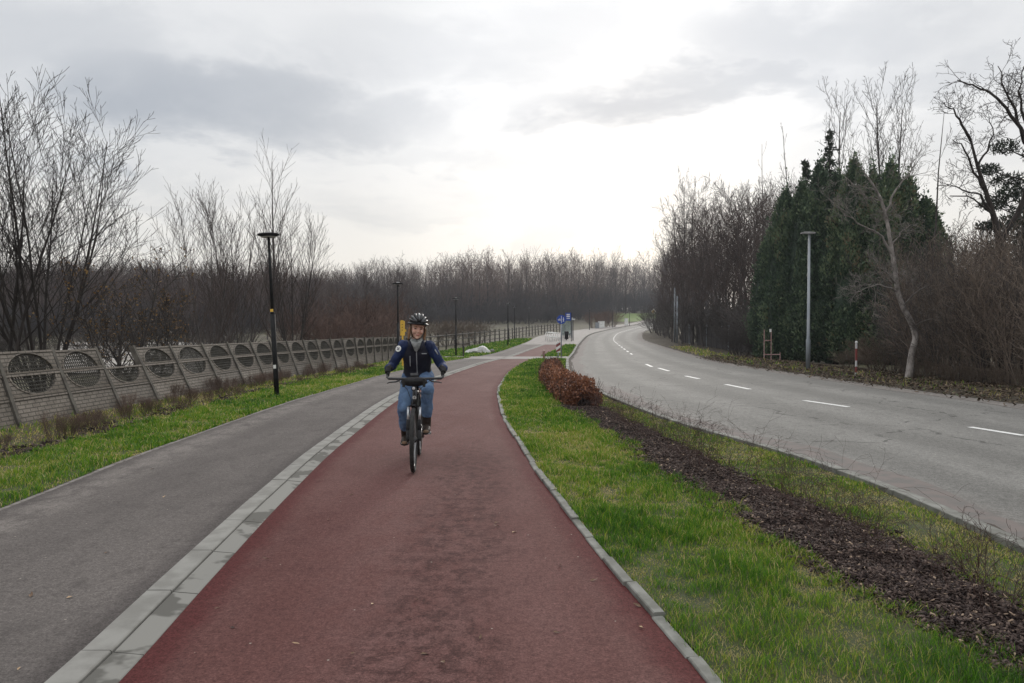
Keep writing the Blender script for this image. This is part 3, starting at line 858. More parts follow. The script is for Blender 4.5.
for i, (px, Y, ty) in enumerate([(655, 108, 305), (664, 96, 296), (675, 86, 300), (690, 74, 292), (706, 66, 296), (720, 62, 290), (736, 58, 292), (748, 54, 290), (760, 48, 290), (660, 104, 318), (668, 92, 322)]):
    shrub(px, Y, ty, 1.2, i, MAT['bark_grey'], 'bare undergrowth shrub behind the dark board fence', 'undergrowth behind the dark board fence')


# ------------------------------------------------------------------ far wood: one mass of trees nobody could tell apart
def far_wood():
    rng = np.random.default_rng(31); T = []; B = []
    for k in range(5):
        c = dict(CFG_TREE, levels=2, n=[22, 7], len=[.34, .45, .5], ang=[.60+.07*k, .7], tip=.015, t0=[.40 if k < 2 else .25, .1], rr=.45, seg=5, wob=[.05, .12, .18], trop=[.04, .04, .03], cone=.65)
        tb = Tubes()
        for pts, rad, lev in grow(300+k, 10, .11, c): tb.add(pts, rad, 3, lev)
        T.append(tb.arrays()+(tb.levels(),))
        c = dict(c, levels=1, n=[26], t0=[.08]); tb = Tubes()
        for pts, rad, lev in grow(330+k, 10, .12, c, 2, .06, .5): tb.add(pts, rad, 3, lev)
        B.append(tb.arrays()+(tb.levels(),))
    Vs = []; Qs = []; Ls = []; n0 = 0
    edge = [(-140, 95, 258), (60, 100, 258), (220, 112, 262), (330, 138, 262), (400, 165, 257), (480, 185, 252), (560, 205, 251), (605, 250, 252), (640, 300, 256), (720, 310, 240)]
    e = np.array(edge, float)
    for row in range(11):
        px = -140.0
        while px < 720:
            Y0 = np.interp(px, e[:, 0], e[:, 1]); ty = np.interp(px, e[:, 0], e[:, 2])
            Y = Y0+row*11+rng.uniform(-5, 5)
            x = at(px, Y); H = zat(ty+rng.uniform(-5, 13)+(7 if row > 4 else 0)+5*math.sin(px*.06+row), Y)-gz(Y)
            V, Q, Lv = (T if row < 4 else B)[rng.integers(5)]
            a = rng.uniform(0, 6.28); s = H/10.0; w = s*rng.uniform(.55, .95)
            W = np.stack([(V[:, 0]*math.cos(a)-V[:, 1]*math.sin(a))*w+x, (V[:, 0]*math.sin(a)+V[:, 1]*math.cos(a))*w+Y, V[:, 2]*s+gz(Y)-.1], 1)
            Vs.append(W); Qs.append(Q+n0); Ls.append(Lv); n0 += len(W)
            px += rng.uniform(5.5, 11)
    o = link('far_wood', np_mesh('far_wood', np.concatenate(Vs), [np.concatenate(Qs)], [MAT['wood_bark'], MAT['wood_twig']]))
    o.data.polygons.foreach_set('material_index', np.concatenate(Ls).astype(np.int32))
    tag(o, 'grey brown leafless wood closing the view', 'wood', kind='stuff')
    # brush along its foot
    Vs = []; Qs = []; n0 = 0
    arr = [S.arrays() for S in SHRUB]
    for row in range(8):
        px = -140.0
        while px < 700:
            Y = np.interp(px, e[:, 0], e[:, 1])+row*13-6+rng.uniform(-4, 4); x = at(px, Y)
            if 610 < px < 655 and Y < 295: px += 8; continue
            V, Q = arr[rng.integers(4)]; a = rng.uniform(0, 6.28); s = rng.uniform(1.0, 2.0) if row < 2 else rng.uniform(2.0, 4.6)
            W = np.stack([(V[:, 0]*math.cos(a)-V[:, 1]*math.sin(a))*min(s*1.3, 2.6)+x, (V[:, 0]*math.sin(a)+V[:, 1]*math.cos(a))*min(s*1.3, 2.6)+Y, V[:, 2]*s+gz(Y)-.1], 1)
            Vs.append(W); Qs.append(Q+n0); n0 += len(W); px += rng.uniform(9, 16)
    o = link('far_brush', np_mesh('far_brush', np.concatenate(Vs), [np.concatenate(Qs)], MAT['wood_bark']))
    tag(o, 'low brush along the foot of the far wood', 'brush', kind='stuff')


far_wood()

# ------------------------------------------------------------------ right side: conifers, leaning tree, thicket, gnarled tree


def thuja_mesh(seed, H, Rm, n, mat, name, tilt=.9):
    rng = np.random.default_rng(seed)
    prof = lambda t: np.interp(t, [0, .04, .2, .5, .75, .9, 1], [.35, .8, 1, .92, .72, .44, .03])
    t = rng.uniform(0, 1, n)**.9; a = rng.uniform(0, 2*PI, n)
    lump = np.array([1.2*mnoise.noise(Vector((math.cos(q)*1.6, math.sin(q)*1.6, z*H*.6+seed)))+.6*mnoise.noise(Vector((math.cos(q)*4, math.sin(q)*4, z*H*2.2+seed))) for q, z in zip(a, t)])
    r = Rm*prof(t)*(1+.42*lump)*rng.uniform(.70, 1.06, n)*np.where(rng.random(n) < .10, rng.uniform(1.05, 1.4, n), 1)
    t = np.where(t > .9, t+rng.exponential(.02, n), t)
    P = np.stack([np.cos(a)*r, np.sin(a)*r, t*H], 1)
    o = np.stack([np.cos(a), np.sin(a), 0*a], 1)
    u = o*rng.uniform(.1, .8, n)[:, None]+np.array([0, 0, 1.])*rng.uniform(.5, 1.2, n)[:, None]*tilt+rng.normal(0, .3, (n, 3))
    u /= np.linalg.norm(u, axis=1)[:, None]
    w = np.cross(u, o+rng.normal(0, .6, (n, 3))); w /= np.linalg.norm(w, axis=1)[:, None]+1e-9
    s = rng.uniform(.06, .17, n)[:, None]
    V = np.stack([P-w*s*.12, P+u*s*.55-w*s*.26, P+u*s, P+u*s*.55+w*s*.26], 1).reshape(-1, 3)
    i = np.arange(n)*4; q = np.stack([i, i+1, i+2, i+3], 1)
    tint = np.repeat(np.clip(.45+.5*lump+rng.normal(0, .18, n), 0, 1), 4)  # bulges lighter, hollows darker: shading of the lumps put into the tint
    # dense inside: solid core, the shade in there put into its dark tint
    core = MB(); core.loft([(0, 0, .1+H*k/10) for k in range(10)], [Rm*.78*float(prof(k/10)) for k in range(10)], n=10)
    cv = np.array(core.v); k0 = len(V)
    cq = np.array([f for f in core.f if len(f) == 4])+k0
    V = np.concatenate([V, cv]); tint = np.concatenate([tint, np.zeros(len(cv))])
    return np_mesh(name, V, [np.concatenate([q, cq])], mat, {'tint': tint})


def trunk_mesh(H, r, mat, name='conifer_trunk'):
    mb = MB(); mb.loft([(0, 0, -.1), (.01, 0, H*.4), (0, .01, H*.95)], [r, r*.7, r*.15], n=8); return mb.mesh(name, mat, True)


TH = [thuja_mesh(400+k, 7.0, .95, 19000, MAT['thuja'], 'thuja_foliage') for k in range(4)]
TT = trunk_mesh(7, .11, MAT['bark'])
ordn = ['leftmost', 'second from left', 'third from left', 'fourth from left', 'fifth from left', 'sixth from left', 'seventh from left', 'eighth from left', 'ninth from left', 'rightmost']
for i, (px, Y, ty, w) in enumerate([(768, 42, 240, .95), (785, 40.5, 196, 1.15), (801, 39.5, 190, 1.1), (818, 38.5, 172, 1.15), (836, 37.5, 180, 1.15), (853, 36.5, 168, 1.15), (871, 36, 178, 1.1), (889, 35, 170, 1.1), (906, 34.5, 184, 1.1), (924, 34, 204, 1.15)]):
    H = zat(ty, Y)-gz(Y); s = H/7.0
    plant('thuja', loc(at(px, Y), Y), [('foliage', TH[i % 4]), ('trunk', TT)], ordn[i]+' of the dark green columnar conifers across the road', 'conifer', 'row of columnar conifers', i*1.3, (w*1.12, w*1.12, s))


def spruce_mesh(seed, H, Rm, n):
    rng = np.random.default_rng(seed); P = []; U = []
    for b in range(95):
        t = .15+.84*rng.random()**.8; z = H*t; L = (Rm*(1-t)**.85+.06)*rng.uniform(.55, 1.2); a = rng.uniform(0, 2*PI); k = int(n/95*(.4+1.2*(1-t)))
        s = rng.uniform(0, 1, k); d = np.array([math.cos(a), math.sin(a), .25])
        q = np.array([0, 0, z])+d*(s*L)[:, None]; q[:, 2] -= .45*s*s*L
        P.append(q+rng.normal(0, .06, (k, 3))); U.append(np.tile(d, (k, 1)))
    k = n//10; q = np.zeros((k, 3)); q[:, 2] = rng.uniform(.5, 1, k)*H; q[:, :2] = rng.normal(0, .07, (k, 2)); P.append(q); U.append(np.tile([0, 0, 1.], (k, 1)))
    P = np.concatenate(P); U = np.concatenate(U)+rng.normal(0, .55, (len(P), 3)); U /= np.linalg.norm(U, axis=1)[:, None]
    w = np.cross(U, rng.normal(0, 1, P.shape)); w /= np.linalg.norm(w, axis=1)[:, None]
    s = rng.uniform(.1, .24, len(P))[:, None]
    V = np.stack([P, P+U*s*.5+w*s*.2, P+U*s, P+U*s*.5-w*s*.2], 1).reshape(-1, 3); i = np.arange(len(P))*4
    return np_mesh('spruce_foliage', V, [np.stack([i, i+1, i+2, i+3], 1)], MAT['spruce'], {'tint': np.repeat(rng.uniform(0, 1, len(P)), 4)})


for px, Y, ty, sd, lab in [(828, 40, 130, 1, 'pointed spruce tip rising highest above the columnar conifers'), (804, 41, 160, 2, 'shorter spruce tip left of the tallest one, behind the conifers')]:
    H = zat(ty, Y)-gz(Y)
    plant('spruce', loc(at(px, Y), Y), [('foliage', spruce_mesh(sd, H, 2.0, 7000)), ('trunk', trunk_mesh(H, .13, MAT['bark']))], lab, 'conifer')

cfgP = dict(levels=3, n=[18, 6, 3], len=[.26, .42, .5], ang=[.5, .5, .55], t0=[.42, .15, .15], wob=[.022, .07, .12, .15], trop=[.02, .12, .10, .05], tip=.008, seg=11, rr=.5)
for px, Y, ty, sd, lab, ln in [(872, 43, 62, 501, 'tallest bare poplar behind the conifers, with a broad twiggy top', (0, 0)), (892, 43, 72, 502, 'bare poplar just right of the tallest one behind the conifers', (.03, 0)), (846, 44, 74, 503, 'thin bare poplar left of the tallest one behind the conifers', (-.03, 0)),
                              (687, 84, 160, 506, 'bare tree rising alone above the left end of the wood across the road', (0, 0)), (764, 58, 138, 504, 'thin single bare stem standing above the wood left of the conifers', (0, 0)), (798, 52, 120, 505, 'thin bare stem above the conifers left of both spruces', (0, 0))]:
    H = zat(ty, Y)-gz(Y); thin = sd in (504, 505)
    plant('bare_poplar', loc(at(px, Y), Y), tree_meshes('bare_poplar', grow(sd, H, .085 if thin else .13, dict(cfgP, n=[8, 2, 1] if thin else [17, 6, 3], len=[.10, .4, .5] if thin else [.27, .42, .5]), 1, 0, lean=ln), MAT['bark_grey']), lab, 'tree', 'bare poplars behind the conifers')
Y = 30
mb = Tubes(); mb.add([(0, 0, -.1), (.15, 0, 3), (.35, 0, 6), (.42, 0, 8), (.62, 0, 10.4)], [.05, .045, .035, .025, .008], 5)
t = thing('dead_stem', loc(at(926, Y), Y), 'single thin leaning dead stem between poplars and gnarled tree', 'tree'); link('trunk', mb.mesh('dead_trunk', MAT['bark_grey']), t)
ou = []; branch(ou, np.random.default_rng(3), np.array([.5, 0, 8.6]), unit(np.array([.3, 0, 1.])), 1.2, .01, 1, dict(cfgP, levels=2)); tb = Tubes()
for pts, rad, lev in ou: tb.add(pts, rad, 3)
link('crown', tb.mesh('dead_crown', MAT['bark_grey']), t)


def pathtree(name, base, pixpath, Y, radii, limbs, bark, label, cfg, seed, sub=(14, .30), group=None):
    """a tree whose stem follows the photo's own bends"""
    z0 = gz(Y)
    to = lambda px, py, dy=0: np.array([at(px, Y+dy)-base, dy, zat(py, Y+dy)-z0])
    t = thing(name, (base, Y, z0), label, 'tree', group)
    pts = [to(*p) for p in pixpath]
    P = []; Rr = []
    for i in range(len(pts)-1):
        for k in range(4):
            f = k/4; P.append(pts[i]*(1-f)+pts[i+1]*f); Rr.append(radii[i]*(1-f)+radii[i+1]*f)
    P.append(pts[-1]); Rr.append(radii[-1])
    P = np.array(P); sm = P.copy(); sm[1:-1] = (P[:-2]+P[1:-1]*2+P[2:])/4
    T = Tubes(); T.add(sm, Rr, 9); link('trunk', T.mesh(name+'_trunk', bark), t)
    Cr = Tubes(); rng = np.random.default_rng(seed); out = []

    def twigs(line, rad, n, L, f0=.25):
        for j in range(n):
            f = (f0+(1-f0)*rng.random())*(len(line)-1); i = min(int(f), len(line)-2); q = line[i]+(line[i+1]-line[i])*(f-i)
            d = unit(unit(line[i+1]-line[i])*.6+rng.normal(0, .6, 3)+np.array([0, 0, .15]))
            branch(out, rng, q, d, L*rng.uniform(.5, 1.2), max(cfg['tip'], rad*.28*rng.uniform(.5, 1)), 1, cfg)
    for path, r0, r1, nt_, Lt in limbs:
        line = [to(*p) for p in path]; k = len(line)
        fine = []
        for i in range(k-1):
            for q in range(3): fine.append(line[i]*(1-q/3)+line[i+1]*q/3+rng.normal(0, .03, 3)*(i+q > 0))
        fine.append(line[-1])
        Cr.add(fine, np.linspace(r0, r1, len(fine)), 6)
        twigs(fine, r0, nt_, Lt)
    twigs(list(sm), radii[-1]*2, sub[0], sub[1]*6, .45)
    for p_, r_, lev in out: Cr.add(p_, r_, 4 if lev < 2 else 3)
    link('crown', Cr.mesh(name+'_crown', MAT['bark_twig'] if bark is MAT['bark_pale'] else bark), t)
    return t


cfgL = dict(levels=3, n=[4, 6, 4], len=[.5, .55, .5], ang=[.6, .7, .7], t0=[.1, .15, .1], wob=[.1, .14, .18, .2], trop=[.0, .02, .02, .02], tip=.0042, seg=8, rr=.5)
Y = 23.0
pathtree('leaning_tree', at(909, Y), [(909, 379), (912, 352), (916, 338), (913, 326), (902, 306), (897, 292), (894, 268), (890, 246), (886, 222), (880, 200), (871, 184), (862, 172)], Y,
         [.115, .095, .088, .09, .08, .07, .066, .062, .055, .043, .032, .02],
         [([(892, 255), (878, 236), (862, 226), (846, 214, -.3), (836, 206, -.3)], .04, .008, 10, 1.0), ([(884, 212), (893, 190), (906, 176), (914, 160)], .04, .008, 9, .9),
          ([(897, 292), (880, 284, -.4), (866, 286, -.6), (850, 294, -.8)], .03, .006, 9, .9), ([(896, 284), (886, 272, -.4), (872, 262, -.5)], .028, .006, 8, .8), ([(902, 306), (918, 290, -.5), (930, 284, -.6)], .03, .006, 8, .8),
          ([(880, 200), (866, 196, .3), (852, 186, .4), (840, 170, .5)], .03, .006, 9, .9), ([(913, 326), (930, 318, -.6), (945, 318, -.8)], .025, .006, 7, .7), ([(890, 246), (900, 232), (912, 224)], .03, .006, 7, .8)],
         MAT['bark_pale'], 'pale crooked leaning tree at the verge in front of the conifers', cfgL, 61, (16, .14))
Y = 25.0
cfgK = dict(cfgL, wob=[.1, .2, .26, .3], levels=3, n=[4, 5, 3], tip=.0055, trop=[0, .03, .03, .03])
pathtree('gnarled_tree', at(1004, Y), [(1006, 384), (1002, 330), (1000, 280), (999, 244), (992, 216), (984, 192), (975, 166), (968, 140)], Y,
         [.17, .15, .14, .125, .09, .07, .05, .036],
         [([(968, 140), (958, 124), (950, 112), (941, 102)], .05, .012, 12, .8), ([(984, 192), (972, 172), (962, 150), (950, 140)], .05, .012, 9, .8),
          ([(999, 244), (1022, 200), (1030, 160, -.5), (1018, 128, -.8), (1004, 110, -.9), (988, 94, -1), (970, 86, -1), (954, 80, -1)], .09, .015, 16, 1.0), ([(1024, 140, -.6), (1012, 110, -.8), (1002, 92, -.8), (994, 66, -.8)], .055, .012, 12, .9),
          ([(1026, 150, -.5), (1022, 118, -.5), (1014, 92, -.5), (1020, 66, -.5)], .06, .012, 10, .9), ([(992, 216), (978, 196, -.2), (962, 190, -.3), (945, 184, -.4)], .05, .01, 11, .7), ([(975, 166), (984, 150), (990, 134), (986, 116)], .04, .01, 9, .6),
          ([(992, 216), (972, 198, -.9), (948, 196, -1)], .03, .016, 2, .3)],
         MAT['bark'], 'gnarled dark bare tree with twisting limbs at the right edge', cfgK, 62, (10, .12))


# pine clumps behind it
def pine():
    Y = 27.5; base = at(1026, Y); z0 = gz(Y); rng = np.random.default_rng(77)
    t = thing('pine_tree', (base, Y, z0), 'dark pine with clumped needles behind the gnarled tree', 'tree')
    H = zat(138, Y)-z0; mb = MB(); mb.loft([(0, 0, -.1), (-.1, 0, H*.5), (.1, 0, H)], [.2, .16, .05], n=8)
    V = []; 
    P = []
    for px, py, rr in [(1010, 145, .45), (1022, 158, .5), (994, 168, .35), (1016, 178, .55), (1030, 190, .7), (1004, 196, .5), (990, 206, .45), (1020, 212, .7), (1000, 226, .6), (1034, 230, .9), (984, 228, .35), (1012, 244, .8), (1040, 160, .6), (1046, 200, .9), (1000, 256, .6), (1030, 262, .9)]:
        c = np.array([at(px, Y)-base, rng.uniform(-.8, .8), zat(py, Y)-z0]); mb.loft([(0, 0, c[2]-.5), tuple(c)], [.04, .012], n=5)
        k = int(420*rr/.5); d = rng.normal(0, 1, (k, 3)); d /= np.linalg.norm(d, axis=1)[:, None]
        P.append(c+d*rr*np.array([1.2, 1, .55])*rng.uniform(.2, 1, k)[:, None]**.5)
    P = np.concatenate(P)
    V, q, tt = leaf_cloud(P, .17, rng, rng.uniform(0, .8, len(P)), .28, .5)
    mb.build('trunk', MAT['bark'], t, True)
    link('foliage', np_mesh('pine_foliage', V, [q], MAT['spruce'], {'tint': tt}), t)


pine()
cfgT = dict(levels=2, n=[13, 6], len=[.36, .5], ang=[.60, .7], t0=[.12, .1], wob=[.05, .12, .16], trop=[.02, .04, .02], tip=.0034, seg=8, rr=.55)
TALL = []
for k in range(4):
    T = Tubes()
    for pts, rad, lev in grow(260+k, 3.0, .015, cfgT, 10, .36, .42): T.add(pts, rad, 3)
    TALL.append({m: [('branches', T.mesh('hazel_branches', MAT[m]))] for m in ('bark_hazel', 'bark_grey')})
for i, (px, Y, ty, w) in enumerate([(926, 24.5, 262, .75), (938, 23.8, 236, .75), (950, 23, 226, .7), (963, 22.2, 230, .7), (977, 21.6, 222, .7), (992, 21, 226, .7), (1008, 20.6, 220, .7), (1024, 20, 226, .7), (1044, 19.5, 220, .7),
                                    (940, 26, 222, .8), (960, 25.5, 214, .8), (982, 25, 214, .8), (1005, 24.5, 216, .8), (1024, 24, 214, .8), (915, 27, 290, .8), (900, 28, 300, .9), (1070, 19, 230, .8), (1048, 22.5, 214, .8), (935, 29, 216, .8), (970, 29, 208, .8), (1010, 28, 208, .8), (1040, 27, 206, .8)]):
    H = zat(ty, Y)-gz(Y); s = H/3.0
    plant('bare_shrub', loc(at(px, Y), Y, -.05), TALL[i % 4]['bark_hazel' if i % 3 else 'bark_grey'], 'tall bare brown shrub in the thicket right of the pale leaning tree', 'shrub', 'thicket across the road', i*1.7, (s*w*1.25, s*w*1.25, s))
for i, (px, Y, ty) in enumerate([(850, 31, 345), (876, 29, 338), (892, 27.5, 330), (925, 23.5, 352), (955, 21.6, 356), (985, 20.6, 358), (1012, 19.6, 362)]):
    shrub(px, Y, ty, 1.7, i, MAT['bark_brown'], 'low brown bramble at the foot of the conifers and thicket', 'brambles at the verge', name='bramble')
for i, px in enumerate(range(740, 1100, 24)):
    Y = 46-(px-740)*.055; shrub(px, Y, 318-(px > 920)*60, 1.5, i, MAT['bark'], 'dark bare shrub in the gloom behind the conifers and thicket', 'undergrowth behind the conifers')


# ------------------------------------------------------------------ hedge and the thin planted shrubs
def hedge():
    rng = np.random.default_rng(81)
    t = thing('beech_hedge', loc(1.3, 22, 0), 'clipped hedge keeping its copper brown leaves between path and road', 'hedge')
    cx = herm([(14.3, 1.42), (18, 1.26), (24, 1.3), (31.5, 1.72)])
    n = 42000; yy = 14.3+17.4*rng.random(n)**1.25
    a = rng.uniform(-.15, PI+.15, n); cr = rng.uniform(.62, 1.03, n)
    lump = np.array([mnoise.noise(Vector((math.cos(b)*1.2, y*1.5, 2)))+.6*mnoise.noise(Vector((math.cos(b)*3, y*4, 7))) for b, y in zip(a, yy)])
    end = np.clip((yy-14.2)/.6, .0, 1)**.5*np.clip((31.9-yy)/.5, 0, 1)**.5
    w = .40*(1+.22*lump)*cr*(.4+.6*end); h = (.50-.009*(yy-14))*(1+.22*lump)*cr*(.35+.65*end)
    P = np.stack([cx(yy)+np.cos(a)*w, yy, zg(yy)+.02+np.clip(np.sin(a), -.05, 1)*h], 1)
    P -= np.array([1.3, 22, gz(22)])
    V, q, tt = leaf_cloud(P, .052, rng, .5+.5*lump+rng.normal(0, .25, n), .7)
    link('foliage', np_mesh('hedge_foliage', V, [q], MAT['beech'], {'tint': tt}), t)
    T = Tubes()
    for k in range(420):
        y = rng.uniform(14.4, 31.6); x = float(cx(y))+rng.normal(0, .2)
        p0 = np.array([x-1.3, y-22, gz(y)-gz(22)-.03]); d = rng.normal(0, .12, 3); d[2] = 1
        T.add([p0, p0+d*.25, p0+d*.5+rng.normal(0, .04, 3)], [.009, .006, .003], 3)
    link('stems', T.mesh('hedge_stems', MAT['bark']), t)


hedge()
cfgR = dict(levels=2, n=[4, 3], len=[.55, .5], ang=[.6, .7], t0=[.25, .2], wob=[.10, .16, .2], trop=[-.02, -.06, -.05], tip=.0012, seg=9, rr=.6, taper=.75)
ROSE = []
for k in range(5):
    ou = grow(600+k, .46, .0032, cfgR, 4+k % 3, .5, .04); T = Tubes()
    for pts, rad, lev in ou: T.add(pts, rad, 3)
    ROSE.append(T.mesh('rose_canes', MAT['cane']))
cfgR2 = dict(cfgR, trop=[-.16, -.10, -.05], wob=[.06, .14, .2], n=[5, 2])
for k in range(3):
    ou = grow(620+k, 1.0, .0036, cfgR2, 3, .75, .04); T = Tubes()
    for pts, rad, lev in ou: T.add(pts, rad, 3)
    ROSE.append(T.mesh('rose_canes', MAT['cane']))
rng = random.Random(12)
for i in range(64):
    y = 3.7+10.6*(i+rng.random()*.7)/64 + (0 if i > 6 else .1)
    gx, hx = float(GM(y)), float(HM(y)); x = gx+(hx-gx)*(rng.uniform(.45, 1.25))
    big = i in (14, 19, 23, 26, 29, 32, 36, 41, 46)
    k = 5+i % 3 if big else i % 5
    t = plant('bare_shrub', (x, y, gz(y)+.02), [('canes', ROSE[k])], 'arching bare rose bush leaning from the mulch towards the road' if big else 'short bare rose bush in the dark bark mulch', 'shrub', 'arching rose bushes in the mulch' if big else 'short rose bushes in the mulch', rng.uniform(0, 6.28), rng.uniform(.55, .85) if big else rng.uniform(.6, 1.1))
for i in range(75):
    y = 6.6+25*((i+rng.random()*.8)/75)**1.2; x = float(ML(y))-rng.uniform(.05, 1.35); q = rng.uniform(.06, .125)
    plant('bare_shrub', (x, y, gz(y)-.02), shrub_mesh_cache(i, MAT['bark_fencebed']), 'low reddish bare shrub in the bed along the concrete fence', 'shrub', 'low shrubs along the concrete fence', rng.uniform(0, 6.28), (q*1.1, q*1.1, q*rng.uniform(.9, 1.4)))
y = 14.8
plant('bare_shrub', (at(207, y), y, gz(y)), [('canes', ROSE[2])], 'denser upright dark twiggy bush left of the nearest lamp', 'shrub', None, 1, (.75, .75, 1.25))


# ------------------------------------------------------------------ concrete fence
def concrete_fence():
    root = thing('concrete_fence', loc(float(FX(12)), 12, 0), 'leaning precast concrete fence with round lattice openings along the grass', 'fence')
    ox, oy, oz = root.location
    pxs = [-62, -22, 16.7, 75, 119, 157, 191, 220.7, 244, 265, 282.5, 298, 313, 325, 337, 347.5, 358, 366.5, 374.4, 382, 388, 393.7, 399, 404, 409, 414]
    pts = []
    for p in pxs:
        lo, hi = 5.0, 60.0                     # where the sight line through this column crosses the fence line
        for _ in range(50):
            q = (lo+hi)/2
            if at(p, q) > float(FX(q)): lo = q
            else: hi = q
        pts.append((float(FX(lo)), lo))
    lean_k = herm([(8, .30), (11.6, .33), (13, .40), (15, .47), (19, .45), (24, .38), (28, .28), (32, .13), (36, .06), (44, .02)])
    Hh = 1.27
    ends = []
    for i, (x, y) in enumerate(pts):
        a = pts[max(i-1, 0)]; b = pts[min(i+1, len(pts)-1)]
        d = Vector((b[0]-a[0], b[1]-a[1], 0)).normalized(); nrm = Vector((-d.y, d.x, 0))   # away from the path
        k = float(lean_k(y)); up = (Vector((0, 0, 1))+nrm*k).normalized()
        base = Vector((x-ox, y-oy, gz(y)-oz-.03+(.0 if y > 13 else -.0)))
        ends.append((base, up, d, nrm))
        o = MB()
        f = up.cross(d).normalized()
        rot = Matrix((d, f, up)).transposed()
        o.box(base+up*(Hh+.02)/2, (.075, .12, Hh+.04), rot=rot, taper=.94)
        o.build('fence_post', MAT['fence_post'], root)

    def panel(i):
        (b0, u0, d0, n0), (b1, u1, d1, n1) = ends[i], ends[i+1]
        w = (b1-b0).length; ex = (b1-b0).normalized(); up = (u0+u1).normalized(); up = (up-ex*up.dot(ex)*.0).normalized()
        f = ex.cross(up).normalized()              # towards the path
        M = Matrix((ex, up.cross(ex).normalized(), up)).transposed()

        def P(u, v, t): return b0 + ex*u + up*v + f*t
        g = .045; W = w-2*g
        # bottom slab with brick relief, object space so that the bond runs along the panel
        def slab(name, v0, v1, mat, holes=None, th=.045, rim=False):
            o = bpy.data.objects.new(name, None)
            mb = MB(); h = v1-v0
            if holes is None:
                mb.box((0, 0, h/2), (W, th, h))
                mb.box((0, -th/2-.006, .018), (W, .016, .036)); mb.box((0, -th/2-.006, h-.02), (W, .016, .036))
            else:
                cu, cv, r, rz, upper = holes
                N = 20; cs = []
                for k in range(N+1):
                    a = PI*k/N
                    cs.append((cu+math.cos(a)*r, cv+(1 if upper else -1)*math.sin(a)*rz))
                for tt in (-th/2, th/2):            # two faces of the plate around a half round hole
                    for k in range(N):
                        (x0, z0), (x1, z1) = cs[k], cs[k+1]; zz = h if upper else 0
                        q = [(x0, tt, z0), (x1, tt, z1), (x1, tt, zz), (x0, tt, zz)]
                        mb.quad(*q)
                    for sgn in (-1, 1):
                        xe = sgn*W/2; xi = cu+sgn*r
                        mb.quad((xi, tt, 0), (xe, tt, 0), (xe, tt, h), (xi, tt, h))
                    z0, z1 = (0, cv) if upper else (cv, h)
                    mb.quad((cu-r, tt, z0), (cu+r, tt, z0), (cu+r, tt, z1), (cu-r, tt, z1))
                for k in range(N):
                    (x0, z0), (x1, z1) = cs[k], cs[k+1]
                    mb.quad((x0, -th/2, z0), (x1, -th/2, z1), (x1, th/2, z1), (x0, th/2, z0))
                    # raised rim
                    s_ = 1.07
                    X0, Z0, X1, Z1 = cu+(x0-cu)*s_, cv+(z0-cv)*s_, cu+(x1-cu)*s_, cv+(z1-cv)*s_
                    mb.quad((x0, -th/2-.012, z0), (x1, -th/2-.012, z1), (X1, -th/2-.012, Z1), (X0, -th/2-.012, Z0))
                    mb.quad((X0, -th/2-.012, Z0), (X1, -th/2-.012, Z1), (X1, -th/2, Z1), (X0, -th/2, Z0))
                mb.quad((cu-r, -th/2, cv), (cu+r, -th/2, cv), (cu+r, th/2, cv), (cu-r, th/2, cv))
                ze = (h-.02) if upper else .02
                mb.box((0, -th/2-.006, ze), (W, .016, .036)); zi = .018 if upper else h-.018
                mb.box((0, -th/2-.008, zi), (W, .02, .034))
                mb.quad((-W/2, -th/2, h), (W/2, -th/2, h), (W/2, th/2, h), (-W/2, th/2, h))
            ob = mb.build(name, mat, root)
            if holes:
                lb = MB(); step = .062; step = max(.05, r/9); x = -r+step*.5
                while x < r:
                    hh = math.sqrt(max(r*r-x*x, 0))*rz/r
                    z0, z1 = (cv, cv+hh) if upper else (cv-hh, cv)
                    k = max(2, int((z1-z0)/.03)); zz = [z0+(z1-z0)*q/k for q in range(k+1)]
                    lb.loft([(cu+x+.011*math.sin(z*100), 0, z) for z in zz], .0125, n=4); x += step
                z = .055
                while z < rz:
                    hh = math.sqrt(rz*rz-z*z)*r/rz; zc = cv+z if upper else cv-z
                    lb.loft([(cu-hh, 0, zc), (cu+hh, 0, zc)], .0105, n=4); z += .062
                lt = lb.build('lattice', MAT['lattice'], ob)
            mid = (b0+b1)/2+up*v0
            ob.matrix_local = Matrix.Translation(mid) @ M.to_4x4()
            return ob
        slab('brick_slab', .0, .46, MAT['fence_brick'])
        r = W*.40
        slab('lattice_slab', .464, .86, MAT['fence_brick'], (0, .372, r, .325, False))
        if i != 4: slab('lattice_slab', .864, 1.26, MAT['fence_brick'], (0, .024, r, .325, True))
    for i in range(len(ends)-1): panel(i)
    return root


concrete_fence()


def timber_fence():
    root = thing('post_fence', loc(float(FX(54)), 54, 0), 'distant post and rail fence continuing behind the far lamps', 'fence')
    o = root.location; y = 48.5; prev = None; rails = MB(); rng = random.Random(4)
    mesh = MB(); mesh.box((0, 0, .62), (.12, .12, 1.34)); me = mesh.mesh('fence_post', MAT['fence_wood'])
    while y < 121:
        x = float(FX(y)); p = Vector((x-o[0], y-o[1], gz(y)-o[2]))
        ob = link('fence_post', me, root); ob.location = p; ob.rotation_euler = (rng.uniform(-.04, .04), rng.uniform(-.06, .04), 0)
        if prev is not None:
            for h in (.35, .75, 1.12):
                rails.loft([prev+Vector((0, 0, h)), p+Vector((0, 0, h))], .05 if h > 1 else .035, n=5)
        prev = p; y += 2.25
    rails.build('rails', MAT['fence_wood'], root)


timber_fence()


